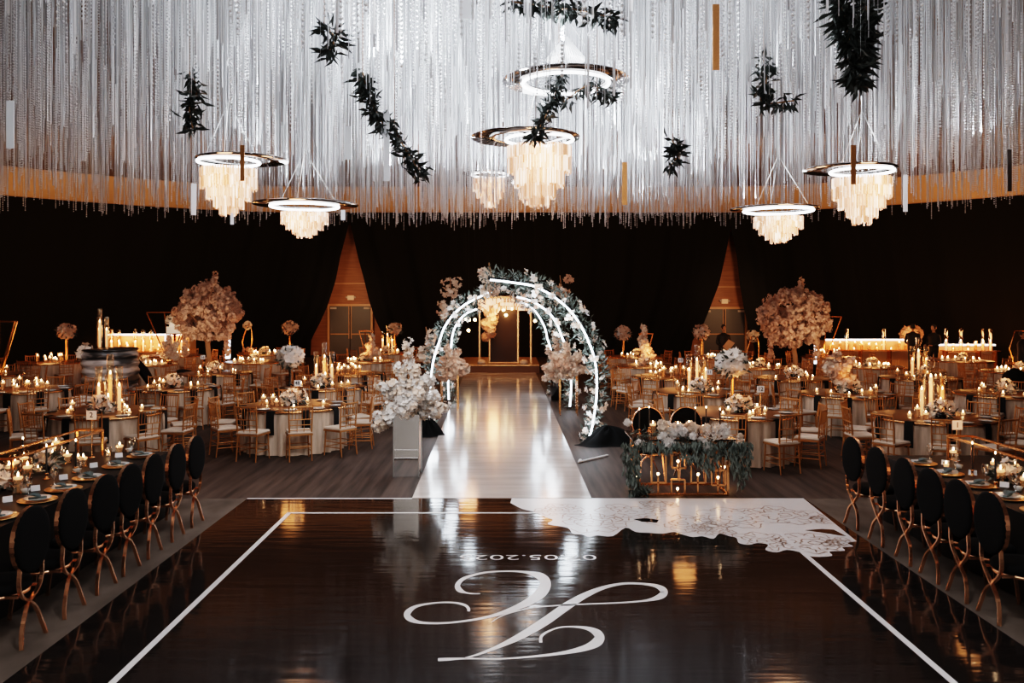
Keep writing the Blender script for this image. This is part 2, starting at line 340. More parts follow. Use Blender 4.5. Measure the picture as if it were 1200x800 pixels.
# ================================================================== CHAIRS
def chiavari_parts(det=True):
    n = 6 if det else 4; out = {}
    legs = []
    for sx in (-1, 1):
        b = MB(); b.tube([(sx*.185, -.19, 0), (sx*.175, -.175, .23), (sx*.17, -.17, .44)], [.010, .013, .014], n); legs.append(b)
        b = MB(); b.tube([(sx*.180, .215, 0), (sx*.175, .185, .25), (sx*.175, .175, .45), (sx*.185, .195, .70), (sx*.190, .225, .92)], [.010, .013, .015, .014, .010], n); legs.append(b)
    back = MB()
    for z, r in ((.885, .013), (.68, .009), (.59, .008), (.51, .008)):
        y = .176+max(0, z-.45)*.095; w = .176+.014*(z-.45)/.45
        back.tube([(-w, y, z), (w, y, z)], r, n)
    for i in range(6 if det else 5):
        x = -.135+.27*i/(5 if det else 4)
        back.tube([(x, .198, .68), (x, .217, .885)], .006, n)
    for x in (-.055, .055): back.tube([(x, .180, .47), (x, .198, .68)], .006, n)
    seat = MB(); seat.box((0, 0, .43), (.40, .39, .028))
    cush = MB(); cush.lathe([(.001, -.0), (.27, 0), (.285, .016), (.27, .04), (.18, .05), (.001, .052)], 4, (0, 0, 0))
    c, s_ = math.cos(PI/4), math.sin(PI/4)
    cush.v = [((x*c-y*s_)*.98, (x*s_+y*c)*.95, z+.444) for x, y, z in cush.v]; cush.s = [False]*len(cush.s)
    st_ = MB()
    for z, q in ((.24, 0), (.15, 1)):
        for sx in (-1, 1): st_.tube([(sx*.178, -.18, z), (sx*.178, .195, z)], .008, n)
        st_.tube([(-.178, -.18, z), (.178, -.18, z)], .008, n)
        if not q: st_.tube([(-.178, .195, z), (.178, .195, z)], .008, n)
    return legs, back, seat, cush, st_
legs, back, seat, cush, stx = chiavari_parts()
chiav = empty('chiavari_chair')
back.build('backrest', 'gold', chiav); seat.build('seat_frame', 'gold', chiav); cush.build('seat_cushion', 'cushion', chiav); stx.build('stretcher', 'gold', chiav)
for l in legs: l.build('leg', 'gold', chiav)
legs, back, seat, cush, stx = chiavari_parts(False)
far = MB()
for q, mi in [(l, 0) for l in legs]+[(back, 0), (seat, 0), (cush, 1), (stx, 0)]: far.add(q.v, q.f, mi, True)
chiav_far = far.build('chiavari_chair', ['gold', 'cushion'])
PROTO += [chiav, chiav_far]
# black oval-back chair, facing +Y (back at -Y)
oc = empty('oval_back_chair')
def oval(t, rx=.232, rz=.245, zc=.785): return rx*math.cos(t), zc+rz*math.sin(t)
b = MB(); n = 28
pad = []
for y, k in ((-.252, .80), (-.249, 1.0), (-.244, 1.075), (-.236, 1.082), (-.200, 1.04), (-.190, .6)):
    pad.append([(oval(2*PI*j/n, .222*k, .235*k)[0], y, oval(2*PI*j/n, .222*k, .235*k)[1]) for j in range(n)])
vs = sum(pad, []); b.add(vs, [(i*n+j, i*n+(j+1) % n, (i+1)*n+(j+1) % n, (i+1)*n+j) for i in range(5) for j in range(n)]+[tuple(range(n))[::-1], tuple(range(5*n, 6*n))], 0, True)
b.build('backrest', 'velvet', oc)
b = MB(); prof = ((.226, -.238), (.2375, -.238), (.2375, -.192), (.226, -.192))
vs = []
for rr, y in prof:
    vs += [(oval(2*PI*j/40, rr, rr+.013)[0], y, oval(2*PI*j/40, rr, rr+.013)[1]) for j in range(40)]
b.add(vs, [(i*40+j, i*40+(j+1) % 40, ((i+1) % 4)*40+(j+1) % 40, ((i+1) % 4)*40+j) for i in range(4) for j in range(40)], 0, False)
b.build('back_rim', 'rose', oc)
b = MB(); b.lathe([(.001, .40), (.20, .40), (.222, .415), (.225, .45), (.205, .475), (.12, .482), (.001, .482)], 24, (0, .02, 0)); b.build('seat', 'velvet', oc)
b = MB(); b.lathe([(.195, .375), (.21, .375), (.21, .40), (.195, .40), (.195, .375)], 24, (0, .02, 0)); b.build('seat_ring', 'rose', oc)
def flatbar(b, pts, w=.030, t=.016):
    pts = smooth_path(pts, 6)
    for p, q in zip(pts, pts[1:]): b.bar(p, q, w, t)
for sx in (-1, 1):
    b = MB(); flatbar(b, [(sx*.15, -.222, .60), (sx*.155, -.218, .46), (sx*.10, -.215, .37), (0, -.213+.012*sx, .30), (-sx*.09, -.22, .21), (-sx*.14, -.228, .10), (-sx*.17, -.245, 0)]); b.build('leg', 'rose', oc)
    b = MB(); flatbar(b, [(sx*.15, .15, .39), (sx*.165, .18, .2), (sx*.18, .20, 0)]); b.build('leg', 'rose', oc)
    b = MB(); b.bar((sx*.15, -.21, .39), (sx*.15, .16, .39), .022); b.build('side_rail', 'rose', oc)
PROTO.append(oc)
# ================================================================== TABLETOP PIECES
def flame(b, x, y, z, h=.035, r=.009, mi=0): b.lathe([(.0005, 0), (r*.8, h*.2), (r, h*.36), (r*.55, h*.68), (.0005, h)], 6, (x, y, z), mi)
def floating(h, r):
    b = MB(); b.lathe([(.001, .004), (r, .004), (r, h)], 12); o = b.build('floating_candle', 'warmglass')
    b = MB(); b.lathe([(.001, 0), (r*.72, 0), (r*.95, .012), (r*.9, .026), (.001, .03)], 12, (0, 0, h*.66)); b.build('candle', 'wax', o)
    b = MB(); flame(b, 0, 0, h*.66+.03, .04, .011); b.build('flame', 'flame', o)
    PROTO.append(o); return o
fl_s, fl_m, fl_l = floating(.12, .045), floating(.20, .045), floating(.28, .045)
def hurricane(h, hc):
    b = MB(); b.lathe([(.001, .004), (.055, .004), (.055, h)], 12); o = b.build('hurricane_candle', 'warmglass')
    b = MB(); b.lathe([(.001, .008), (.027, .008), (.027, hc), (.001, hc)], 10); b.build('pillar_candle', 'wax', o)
    b = MB(); flame(b, 0, 0, hc, .06, .014); b.build('flame', 'flame', o)
    PROTO.append(o); return o
hu = [hurricane(.95, .62), hurricane(.75, .42), hurricane(.62, .26)]
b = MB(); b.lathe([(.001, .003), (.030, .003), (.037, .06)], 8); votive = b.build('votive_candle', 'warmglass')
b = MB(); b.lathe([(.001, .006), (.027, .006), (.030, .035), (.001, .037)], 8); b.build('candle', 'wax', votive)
b = MB(); flame(b, 0, 0, .037, .034, .011); b.build('flame', 'flame', votive)
b = MB(); b.lathe([(.001, 0), (.045, 0), (.012, .012), (.012, .05), (.02, .055), (.012, .065)], 10); taper = b.build('taper_candle', 'brass')
b = MB(); b.lathe([(.010, 0), (.010, .26), (.004, .275), (.001, .276)], 8, (0, 0, .06)); b.build('candle', 'blacktaper', taper)
b = MB(); flame(b, 0, 0, .336, .028, .008); b.build('flame', 'flame', taper)
b = MB(); b.lathe([(.001, .002), (.035, .002), (.034, .006), (.006, .012), (.005, .07), (.02, .085), (.036, .12), (.038, .15), (.033, .185)], 14); goblet = b.build('water_goblet', glassmat('cut_glass', (.93, .90, .86), .30))
b = MB(); b.lathe([(.001, 0), (.11, 0), (.165, .012), (.17, .016), (.11, .006), (.001, .005)], 28); charger = b.build('charger_plate', 'charger')
b = MB(); b.lathe([(.001, 0), (.07, 0), (.115, .014), (.118, .018), (.07, .006), (.001, .005)], 24); plate = b.build('dinner_plate', 'plate')
b = MB()
for k in range(5):
    a = -.5+.25*k; b.leaf(Vector((-.05, 0, .004)), Vector((math.cos(a), math.sin(a), .32)), .13, .05, Vector((0, 0, 1)))
b.box((-.01, 0, .008), (.15, .035, .012), .2); napk = b.build('folded_napkin', 'napkin')
b = MB(); b.add([(-.04, -.018, 0), (.04, -.018, 0), (.04, 0, .052), (-.04, 0, .052), (-.04, .018, 0), (.04, .018, 0)], [(0, 1, 2, 3), (3, 2, 5, 4)]); pcard = b.build('place_card', 'card')
b = MB(); b.lathe([(.001, 0), (.03, 0), (.03, .012), (.045, .04), (.001, .046)], 10); bowl = b.build('sauce_bowl', 'plate')
PROTO += [votive, taper, goblet, charger, plate, napk, pcard, bowl]
# low flower arrangement: blooms + leaves
def blooms(b, c, r, n, size, mi=0, sq=1., jit=.25, k=5):
    for _ in range(n):
        d = rv(); d.z *= sq; p = Vector(c)+d*r*(1-jit*R.random()); b.rose(p, d+rv()*.35, size*R.uniform(.7, 1.25), k, mi)
def leaves(b, c, r, n, L, mi=0, sq=1., wr=.38):
    for _ in range(n):
        d = rv(); p = Vector((c[0]+d.x*r*.7, c[1]+d.y*r*.7, c[2]+d.z*r*.7*sq)); b.leaf(p, d+rv()*.6, L*R.uniform(.7, 1.3), L*wr, rv(), mi)
def bouquet(name, r=.17, n=46, size=.05, h=.0, cols=('white', 'cream', 'blush')):
    o = empty(name)
    b = MB()
    for k in range(5):
        a = k*1.257+R.random(); c = (math.cos(a)*r*.6, math.sin(a)*r*.6, r*.55+R.uniform(-.2, .5)*r+h); blooms(b, c, r*.5, n//5, size, k % 3)
    blooms(b, (0, 0, r*.9+h), r*.6, n//4, size, 0)
    b.v = [(x, y, max(z, .006)) for x, y, z in b.v]; b.build('blossoms', list(cols), o)
    b = MB(); leaves(b, (0, 0, r*.5+h), r*1.15, 50, .10, 0, .6); leaves(b, (0, 0, r*.5+h), r*1.1, 25, .09, 1, .6); b.v = [(x, y, max(z, .006)) for x, y, z in b.v]; b.build('foliage', ['leaf', 'sage'], o)
    b = MB(); b.lathe([(.001, .001), (r*.4, .001), (r*.45, r*.5+h), (.001, r*.5+h)], 10); b.build('vase', 'blackgloss', o)
    PROTO.append(o); return o
bq = [bouquet('flower_centerpiece', .16), bouquet('flower_centerpiece', .20, 60), bouquet('flower_centerpiece', .13, 34, .045)]
# ================================================================== ROUND TABLES
ORD = ['front', 'second', 'third', 'fourth', 'fifth', 'sixth']
CLOCK = {0: 'six', 1: 'five', 2: 'four', 3: 'two', 4: 'one', 5: 'twelve', 6: 'eleven', 7: 'ten', 8: 'eight', 9: 'seven'}
CLOCK8 = {0: 'six', 1: 'four', 2: 'three', 3: 'two', 4: 'twelve', 5: 'ten', 6: 'nine', 7: 'eight'}
COLN = ['aisle column', 'second column', 'third column', 'outer column']
def table_meshes(r=.915):
    b = MB(); b.lathe([(.001, .735), (r, .735), (r+.008, .745), (r+.006, .757), (r-.01, .762), (.001, .762)], 40); top = b
    b = MB(); b.lathe([(r+.010, .728), (r+.016, .732), (r+.016, .752), (r+.010, .756)], 40); edge = b
    b = MB(); b.lathe([(.3, 0), (.3, .02), (.05, .05), (.05, .70), (.3, .735)], 12); ped = b
    c = MB(); n = 168
    def fn(u, v):
        a = 2*PI*u; f = .5+.5*v; rr = r-.045+.015*v+.040*(v**.5)*math.sin(a*26)+.020*v*math.sin(a*41+1)
        return (rr*math.cos(a), rr*math.sin(a), .728*(1-v)+.012*v)
    c.grid(fn, n, 5, cu=True)
    return top.mesh('table_top', 'top'), edge.mesh('edge_band', 'brass'), ped.mesh('pedestal', 'steel'), c.mesh('tablecloth', 'cloth')
TM = table_meshes()
def link(name, me, parent=None, loc=(0, 0, 0), rz=0.):
    o = bpy.data.objects.new(name, me); COL.objects.link(o); o.location = loc; o.rotation_euler.z = rz
    if parent: o.parent = parent
    return o
nb = MB(); nb.grid(lambda u, v: (-.07+.14*u, -.937-.004-.02*math.sin(PI*v)*.3+.004*math.sin(u*9)-(.010 if v > .05 else 0), .768-.40*v if v > 0 else .768), 4, 6)
nb.add([(-.07, -.945, .767), (.07, -.945, .767), (.07, -.82, .767), (-.07, -.82, .767)], [(0, 1, 2, 3)])
napm = nb.mesh('draped_napkin', 'black')
def card_on_stand(loc, text, label, z0=.0, h=.42):
    o = empty('table_number', loc); tag(o, label, 'table number')
    b = MB(); b.lathe([(.001, 0), (.04, 0), (.04, .006), (.005, .01), (.005, h), (.001, h)], 8); b.build('stand', 'brass', o)
    b = MB(); b.box((0, -.008, h), (.118, .006, .105)); c = b.build('card', 'card', o)
    cu = bpy.data.curves.new('numeral', 'FONT'); cu.body = text; cu.size = .085; cu.align_x = 'CENTER'; cu.align_y = 'CENTER'; cu.materials.append(M['ink']); cu.offset = .0015
    t = fontmesh('numeral', cu); t.parent = c; t.location = (0, -.0125, h); t.rotation_euler = (PI/2, 0, 0)
    return o
NCH = 0
def round_table(X, D, side, col, row, off=None, num=None, kind='mix', n=None, skip=()):
    global NCH
    tref = f'{ORD[row]} table, {COLN[col]}, {side} block'
    near = D < 22.4
    t = empty('round_table', (X, D, 0)); tag(t, f'round banquet table with dark top, {tref}'.replace(' table, ', ' row, ', 1), 'table', 'round banquet tables')
    link('table_top', TM[0], t); link('edge_band', TM[1], t); link('pedestal', TM[2], t)
    c = link('tablecloth', TM[3], None, (X, D, 0), R.random()*6); tag(c, f'pleated ivory skirt cloth of the {tref}', 'tablecloth', 'ivory table skirts')
    n = n or (10 if D < 24 else 8); off = R.uniform(-.3, .3) if off is None else off
    for k in range(n):
        if k in skip: continue
        a = off+2*PI*k/n; rr = 1.175+R.uniform(-.01, .05)
        nm = (CLOCK if n == 10 else CLOCK8)[k]
        dup(chiav if D < 21 else chiav_far, (X+rr*math.sin(a), D-rr*math.cos(a), .004 if D-rr*math.cos(a) < 11.5 else .001), a+PI+R.uniform(-.10, .10),
            f"gold chiavari chair at {nm} o'clock of {tref}", 'chair', 'gold chairs around the round tables'); NCH += 1
        if near and not (a % (2*PI) > PI*.62 and a % (2*PI) < PI*1.38):
            o = link('draped_napkin', napm, None, (X, D, 0), a+.14); tag(o, f"black napkin hanging at {nm} o'clock of {tref}", 'napkin', 'black napkins over table edges')
    z = .763
    def put(p, x, y, label, cat, group, rz=0., s=None): return dup(p, (X+x, D+y, z), rz, label, cat, group, s)
    g = f'candles on the {tref}'
    m = 8 if near else 9
    used = [(0, 0, .27 if kind != 'cluster' else 0)]
    if kind == 'tall': used += [(0, .1, .16), (-.17, .05, .16), (.17, .06, .16), (.06, -.1, .16), (0, -.22, .27)]
    if num: used.append((num[1], -.35, .12))
    def spot(r0, r1, gap=.105, back=False):
        for _ in range(200):
            a = R.uniform(0, 6.28); rr = R.uniform(r0, r1) if r0 else r1*math.sqrt(R.random()); x, y = rr*math.sin(a), rr*math.cos(a)
            if all((x-p)**2+(y-q)**2 > max(gap, g_)**2 for p, q, g_ in used): break
        used.append((x, y, gap)); return x, y
    if kind in ('mix', 'low', 'tall'):
        for k in range(m):
            x_, y_ = spot(.30, .60)
            if near and k < 3: put(R.choice([fl_s, fl_m]), x_, y_, f'floating candle in glass on {tref}', 'candle', g)
            else: put(votive, x_, y_, f'small glowing votive candle on {tref}', 'candle', g, 0, 1.15 if near else 1.7)
    if kind in ('mix', 'low', 'tall'):
        put(bq[1 if near else 0], 0, -.05 if kind != 'tall' else -.22, f'low white and blush flower arrangement on {tref}', 'flowers', 'low centrepieces on the round tables', R.random()*6)
    if kind == 'tall':
        for (x, y), p in zip(((0, .1), (-.17, .05), (.17, .06), (.06, -.1)), (hu[0], hu[1], hu[1], hu[2])):
            put(p, x, y, f'tall glass hurricane with lit pillar candle on {tref}', 'candle', f'hurricanes on the {tref}')
    if kind == 'cluster':
        for k in range(13 if near else 11):
            x_, y_ = spot(0, .46, .098)
            put(R.choice([fl_m, fl_l, fl_s]), x_, y_, f'floating candle in cluster on {tref}', 'candle', g)
    if num: card_on_stand((X+num[1], D-.35, z), num[0], num[2])
    if D < 19:
        for k in range(6):
            a = off+.12+2*PI*k/n*1.0-.9; rr = .775
            if abs(math.sin(a)) < .99:
                put(plate, rr*math.sin(a), -rr*math.cos(a), f'white side plate near the rim of {tref}', 'plate', f'plates on the {tref}')
    light('POINT', (X, D-.1, 1.18), 8 if near else 19, WARM, .2)
s18 = PI/10
LT = [(-3.85, 15.2, 0, 0, s18, ('48', .15, 'white table number card forty-eight on brass stand'), 'mix'), (-4.05, 18.5, 0, 1, None, None, 'tall'), (-4.15, 21.8, 0, 2, None, None, 'cluster'), (-4.5, 26.3, 0, 3, None, None, 'low'), (-4.4, 30.5, 0, 4, None, None, 'tall'),
      (-6.75, 14.3, 1, 0, s18*.8, None, 'tall'), (-7.2, 18.3, 1, 1, None, None, 'low'), (-7.6, 22.0, 1, 2, None, ('16', -.2, 'white table number card sixteen near the blossom tree'), 'low'), (-7.8, 26.0, 1, 3, None, None, 'low'), (-8.6, 29.8, 1, 4, None, None, 'mix'),
      (-10.2, 17.9, 2, 0, None, None, 'cluster'), (-10.7, 25.0, 2, 1, None, None, 'mix'), (-11.4, 29.0, 2, 2, None, None, 'cluster'),
      (-13.3, 21.5, 3, 0, None, None, 'mix'), (-13.9, 25.7, 3, 1, None, None, 'cluster')]
RT = [(3.78, 14.2, 0, 0, s18, ('12', .28, 'white table number card twelve on brass stand'), 'mix'), (3.85, 17.5, 0, 1, s18, ('11', .15, 'white table number card eleven on brass stand'), 'tall'), (3.9, 20.9, 0, 2, None, ('10', .2, 'small white table number card ten behind the candle cluster'), 'cluster'), (3.95, 24.4, 0, 3, None, None, 'mix'), (4.2, 28.5, 0, 4, None, None, 'low'),
      (6.8, 13.7, 1, 0, s18*.9, None, 'tall'), (6.75, 17.1, 1, 1, None, None, 'low'), (6.8, 20.5, 1, 2, None, None, 'mix'), (7.0, 24.0, 1, 3, None, None, 'low'), (7.0, 28.0, 1, 4, None, None, 'mix'),
      (9.9, 17.1, 2, 0, None, None, 'mix'), (9.9, 20.6, 2, 1, None, None, 'tall'), (10.2, 24.2, 2, 2, None, None, 'low'), (10.6, 28.3, 2, 3, None, None, 'cluster'),
      (13.4, 22.5, 3, 0, None, None, 'mix'), (14.0, 26.5, 3, 1, None, None, 'low')]
for T, side in ((LT, 'left'), (RT, 'right')):
    for X, D, col, row, off, num, kind in T: round_table(X, D, side, col, row, off, num, kind)
# ================================================================== LONG BLACK TABLES with oval chairs
def settings(side, X0, sgn, Ds):
    g = f'place settings on the {side} long table'; n = len(Ds)
    for i, D in enumerate(Ds):
        pos = ['nearest', 'second nearest', 'third nearest', 'fourth nearest', 'fifth nearest', 'sixth nearest', 'seventh nearest', 'eighth nearest'][i]
        w = f'{pos} aisle-side seat of the {side} long table'
        z = .772
        dup(charger, (X0, D, z), 0, f'gold charger plate at {w}', 'charger plate', g)
        dup(plate, (X0, D, z+.017), 0, f'white plate on charger at {w}', 'plate', g)
        dup(napk, (X0+.01*sgn, D, z+.024), R.uniform(-.6, .6)+(PI if sgn < 0 else 0), f'folded grey napkin on plate at {w}', 'napkin', g)
        dup(goblet, (X0+sgn*.20, D+.20, z), 0, f'cut-glass water goblet at {w}', 'goblet', g)
        dup(pcard, (X0+sgn*.26, D-.03, z), -sgn*.7, f'white folded place card at {w}', 'place card', g)
        if i % 2 == 0: dup(bowl, (X0+sgn*.30, D+.33, z), 0, f'small china bowl beyond the plate at {w}', 'bowl', g)
        if i < n-1:
            dup(charger, (X0+sgn*.93, D+.05, z), 0, f'gold charger plate across from {w}', 'charger plate', g)
            dup(plate, (X0+sgn*.93, D+.05, z+.017), 0, f'white plate across from {w}', 'plate', g)
            dup(goblet, (X0+sgn*.75, D+.25, z), 0, f'cut-glass goblet across from {w}', 'goblet', g)
def long_table(side, x0, x1, y0, y1):
    t = empty('long_table', ((x0+x1)/2, (y0+y1)/2, 0)); tag(t, f'long rectangular banquet table under black cloth on the {side} of the dance floor', 'table')
    w, l = x1-x0, y1-y0
    b = MB(); b.box((0, 0, .745), (w-.03, l-.03, .03)); b.build('table_top', 'steel', t)
    for sx in (-1, 1):
        for sy in (-1, 1):
            b = MB(); b.box((sx*(w/2-.12), sy*(l/2-.15), .365), (.05, .05, .73)); b.build('leg', 'steel', t)
    c = MB(); n = 160
    def rim(u, o):
        p = u*2*(w+l); hw, hl = w/2, l/2
        if p < w: q = (-hw+p, -hl); nn = (0, -1)
        elif p < w+l: q = (hw, -hl+p-w); nn = (1, 0)
        elif p < 2*w+l: q = (hw-(p-w-l), hl); nn = (0, 1)
        else: q = (-hw, hl-(p-2*w-l)); nn = (-1, 0)
        return q[0]+nn[0]*o, q[1]+nn[1]*o
    def fn(u, v):
        o = .002+.02*v*(.5+.5*math.sin(u*160))*(1 if v > .1 else 0); x, y = rim(u % 1., o); return (x, y, .770*(1-v)+.015*v)
    c.grid(fn, n, 4, cu=True)
    c.add([(-w/2, -l/2, .770), (w/2, -l/2, .770), (w/2, l/2, .770), (-w/2, l/2, .770)], [(0, 1, 2, 3)])
    o = c.build('tablecloth', mat('black_sequin_cloth', (.008, .007, .006), .55, spec=.2), None, t.location); tag(o, f'black floor-length cloth covering the {side} long table', 'tablecloth')
long_table('left', -5.75, -4.17, 5.6, 10.45)
long_table('right', 4.45, 6.0, 5.8, 10.2)
NUMW = ['nearest', 'second nearest', 'third nearest', 'fourth nearest', 'fifth nearest', 'sixth nearest', 'farthest']
for side, X, rz, Ds in (('left', -3.90, PI/2, (6.55, 7.16, 7.74, 8.25, 8.78, 9.39, 9.98)), ('right', 4.18, -PI/2, (7.02, 7.52, 8.03, 8.55, 9.2, 9.87))):
    for i, D in enumerate(Ds):
        nm = NUMW[i] if i < len(Ds)-1 else 'farthest'
        dup(oc, (X, D, .005), rz+R.uniform(-.05, .05), f'black oval-back chair with rose-gold rim, {nm} along the {side} long table', 'chair', f'oval-back chairs along the {side} long table')
settings('left', -4.36, -1, (6.6, 7.25, 7.87, 8.33, 8.85, 9.49, 10.1))
settings('right', 4.64, 1, (7.0, 7.45, 7.97, 8.49, 9.07, 9.64))
def bar_frame(loc, w, l, h, label):
    o = empty('gold_table_frame', loc); tag(o, label, 'centrepiece frame')
    for sx in (-1, 1):
        b = MB(); b.box((sx*w/2, 0, h), (.022, l+.022, .022)); b.build('long_bar', 'brass', o)
        for sy in (-1, 1):
            b = MB(); b.box((sx*w/2, sy*l/2, h/2-.006), (.022, .022, h-.012)); b.build('leg', 'brass', o)
    for sy in (-1, 1):
        b = MB(); b.box((0, sy*l/2, h), (w-.022, .022, .022)); b.build('end_bar', 'brass', o)
bar_frame((-5.02, 9.27, .771), .30, 1.86, .30, 'low gold bar frame over candles at far end of left long table')
bar_frame((-5.02, 7.2, .771), .30, 1.6, .26, 'low gold bar frame over flowers at near end of left long table')
bar_frame((5.14, 8.85, .771), .28, 1.80, .30, 'low gold bar frame over candles at far end of right long table')
bar_frame((5.14, 6.7, .771), .28, 1.7, .26, 'low gold bar frame over candles at near end of right long table')
for side, xc, ys in (('left', -5.02, (6.6, 10.3)), ('right', 5.14, (6.4, 9.95))):
    spots = []
    k = 0
    while k < 24:
        x = xc+R.uniform(-.36, .36); y = R.uniform(*ys)
        if abs(abs(x-xc)-.15) < .055 or any((x-a)**2+(y-c)**2 < .012 for a, c in spots): continue
        spots.append((x, y))
        if k < 14:
            dup(R.choice([fl_s, fl_m, fl_l]), (x, y, .771), 0, f'lit floating candle in a clear glass cylinder on the {side} long table', 'candle', f'floating candles on the {side} long table')
        elif k < 20:
            dup(taper, (x, y, .771), 0, f'lit black taper candle in a brass holder on the {side} long table', 'candle', f'black tapers on the {side} long table')
        else:
            dup(votive, (x, y, .771), 0, f'small lit votive candle on the {side} long table', 'candle', f'votives on the {side} long table')
        k += 1
    for i, y in enumerate((6.9, 7.6, 8.35, 9.3) if side == 'left' else (6.5, 7.1, 7.8, 8.7)):
        dup(bq[2], (xc+R.choice((-.05, .05)), y, .771), R.random()*6, f'small white flower arrangement, {NUMW[i]} one on the {side} long table', 'flowers', f'flowers on the {side} long table', 1.15)
    for y in (6.9, 8.2, 9.5): light('POINT', (xc, y, 1.25), 4, WARM, .15)
card_on_stand((-4.93, 10.05, .771), '2', 'white table number card two at the end of left long table', h=.50)
card_on_stand((5.13, 9.80, .771), '1', 'white table number card one at the end of right long table', h=.42)
# ================================================================== FLORAL ARCHES
def arch(pts, Ds, label, dens=1.0, rad=.17, led=.017, seed=1):
    base = Vector((sum(p[0] for p in pts)/len(pts), 0, 0))
    n = len(pts); wp = [P(x, y, Ds[0]+(Ds[1]-Ds[0])*i/(n-1)) for i, (x, y) in enumerate(pts)]
    path = smooth_path(wp, 8); foot = path[0] if path[0].z < path[-1].z else path[-1]
    o = empty('floral_arch', (foot.x, foot.y, 0)); tag(o, label, 'arch', 'light-up floral arches over the aisle')
    off = Vector((foot.x, foot.y, 0)); path = [p-off for p in path]
    for p in path: p.z = max(p.z, .01)
    fr = MB(); fr.tube(path, .03, 8); fr.build('arch_frame', 'black', o)
    c = sum(path, Vector())/len(path)
    lp = [p+Vector((0, -.10, 0))+(c-p).normalized()*.05 for p in path]
    l = MB(); l.tube(lp, led, 8); l.build('led_tube', 'led', o)
    L = sum((b_-a_).length for a_, b_ in zip(path, path[1:]))
    fo = MB(); fl = MB()
    for _ in range(int(L*330*dens)):
        i = R.randrange(len(path)-1); p = path[i].lerp(path[i+1], R.random()); d = rv(); d.y *= .8
        if d.y < -.3 and R.random() < .6: continue
        q = p+d*rad*R.random()**.5; q.z = max(q.z, .03); fo.leaf(q, d+rv()*.9+Vector((0, 0, .2)), R.uniform(.07, .15), R.uniform(.02, .045), rv(), R.choice((0, 0, 1)))
    for _ in range(int(L*15*dens)):
        i = R.randrange(len(path)-1); p = path[i].lerp(path[i+1], R.random()); d = rv(); q = p+d*rad*1.05
        q.z = max(q.z, .06)
        for k in range(4): fl.rose(q+rv()*.04, d+rv()*.5, R.uniform(.034, .066), 5, R.choice((0, 0, 1, 2)), .4)
    fo.build('foliage', ['leaf', 'sage'], o); fl.build('blossoms', ['white', 'cream', 'blush'], o)
    for i in range(4, len(path)-2, max(6, len(path)//5)):
        light('POINT', path[i]+off+(c-path[i]).normalized()*.35+Vector((0, -.35, 0)), 9*dens, COOL, .12)
    return o
arch([(690, 517), (695, 498), (700, 465), (700, 432), (694, 405), (684, 382), (668, 361), (648, 345), (625, 333), (600, 329), (572, 326)], (15.8, 15.8), 'tallest white-lit floral arch, foot in black cloth beside the right table block', 1.25, .19)
arch([(504, 504), (503, 480), (504, 450), (507, 420), (514, 395), (525, 374), (542, 357), (562, 346), (582, 339)], (17.2, 17.2), 'white-lit floral arch rising on the left of the white runner', .9, .15)
arch([(668, 478), (670, 452), (668, 425), (662, 398), (652, 376), (640, 362), (622, 351), (604, 346)], (20.5, 20.5), 'second white-lit floral arch behind the tallest one', .9, .17, .02)
arch([(648, 462), (649, 440), (647, 415), (641, 388), (632, 370), (622, 358), (610, 352)], (23.5, 23.5), 'farthest white-lit floral arch on the right of the runner', .8, .15, .02)
arch([(526, 470), (525, 448), (525, 420), (528, 398), (534, 380), (546, 366), (560, 360)], (21.5, 21.5), 'small white-lit floral arch behind the left arch', .8, .15, .02)
def sprig(o, D, pts, n, cols=('blush', 'cream')):
    b = MB()
    for x, y, r in pts:
        c = P(x, y, D)-o.location; blooms(b, c, r, n, .06, R.randrange(len(cols)), 1, .7)
    return b
def cloth_heap(loc, rx, ry, h, label):
    b = MB(); ph = [R.uniform(0, 6) for _ in range(4)]
    def fn(u, v):
        a = 2*PI*u; r = v; f = 1+.16*math.sin(3*a+ph[0])+.09*math.sin(7*a+ph[1])
        z = h*(1-v*v)**1.6*(1+.35*math.sin(4*a+ph[2])*v)+.05*(1-v)*math.sin(9*a+ph[3]+4*v)
        return (rx*r*f*math.cos(a), ry*r*f*math.sin(a), max(.004, z*(1-v**6)))
    b.grid(fn, 48, 10, cu=True)
    return tag(b.build('black_cloth_heap', 'velvet', None, loc), label, 'cloth')
cloth_heap((1.78, 15.55, .0), .60, .36, .30, 'black cloth heap covering the foot of the tallest arch')
cloth_heap((-1.62, 16.6, .0), .35, .3, .3, 'black cloth heap at the foot of the left arch')
b = MB(); b.bar(G(678, 541, .02), G(712, 533, .02), .03, .02); b.ball(G(680, 540, .02), .035, 8, 5); tag(b.build('light_stick', 'card'), 'thin white cable strip lying on carpet before the black cloth heap', 'cable')
# white flowers on mirrored plinth
def branchy(name, loc, label, H, W, n, stem, cols=('white',), size=.055, tail=None, grp=None):
    """bushy arrangement of blossom branches: clumps along branches fanning out from the base"""
    o = empty(name, loc); tag(o, label, 'flowers', grp)
    fl = MB(); br = MB()
    tips = []
    for k in range(n):
        a = R.uniform(0, 2*PI); e = R.uniform(-.25, 1.0)
        L = R.uniform(.55, 1.); tips.append(Vector((math.cos(a)*W*L*(1-.45*max(0, e)), math.sin(a)*W*.8*L*(1-.45*max(0, e)), H*max(-.25, e)*L)))
    if not tail: tips.append(Vector((-W*.1, 0, H*1.1)))
    if tail: tips += tail
    for t in tips:
        mid = t*.5+Vector((0, 0, abs(t.z)*.12)); path = smooth_path([Vector((0, 0, 0)), mid, t], 6)
        br.tube(path, [.012-.009*i/(len(path)-1) for i in range(len(path))], 5)
        for p in path[2:]:
            blooms(fl, p, .092, 12, size*.68, R.randrange(len(cols)), 1, .75)
    br.build('branch', 'trunk', o); fl.build('blossoms', list(cols), o)
    return o
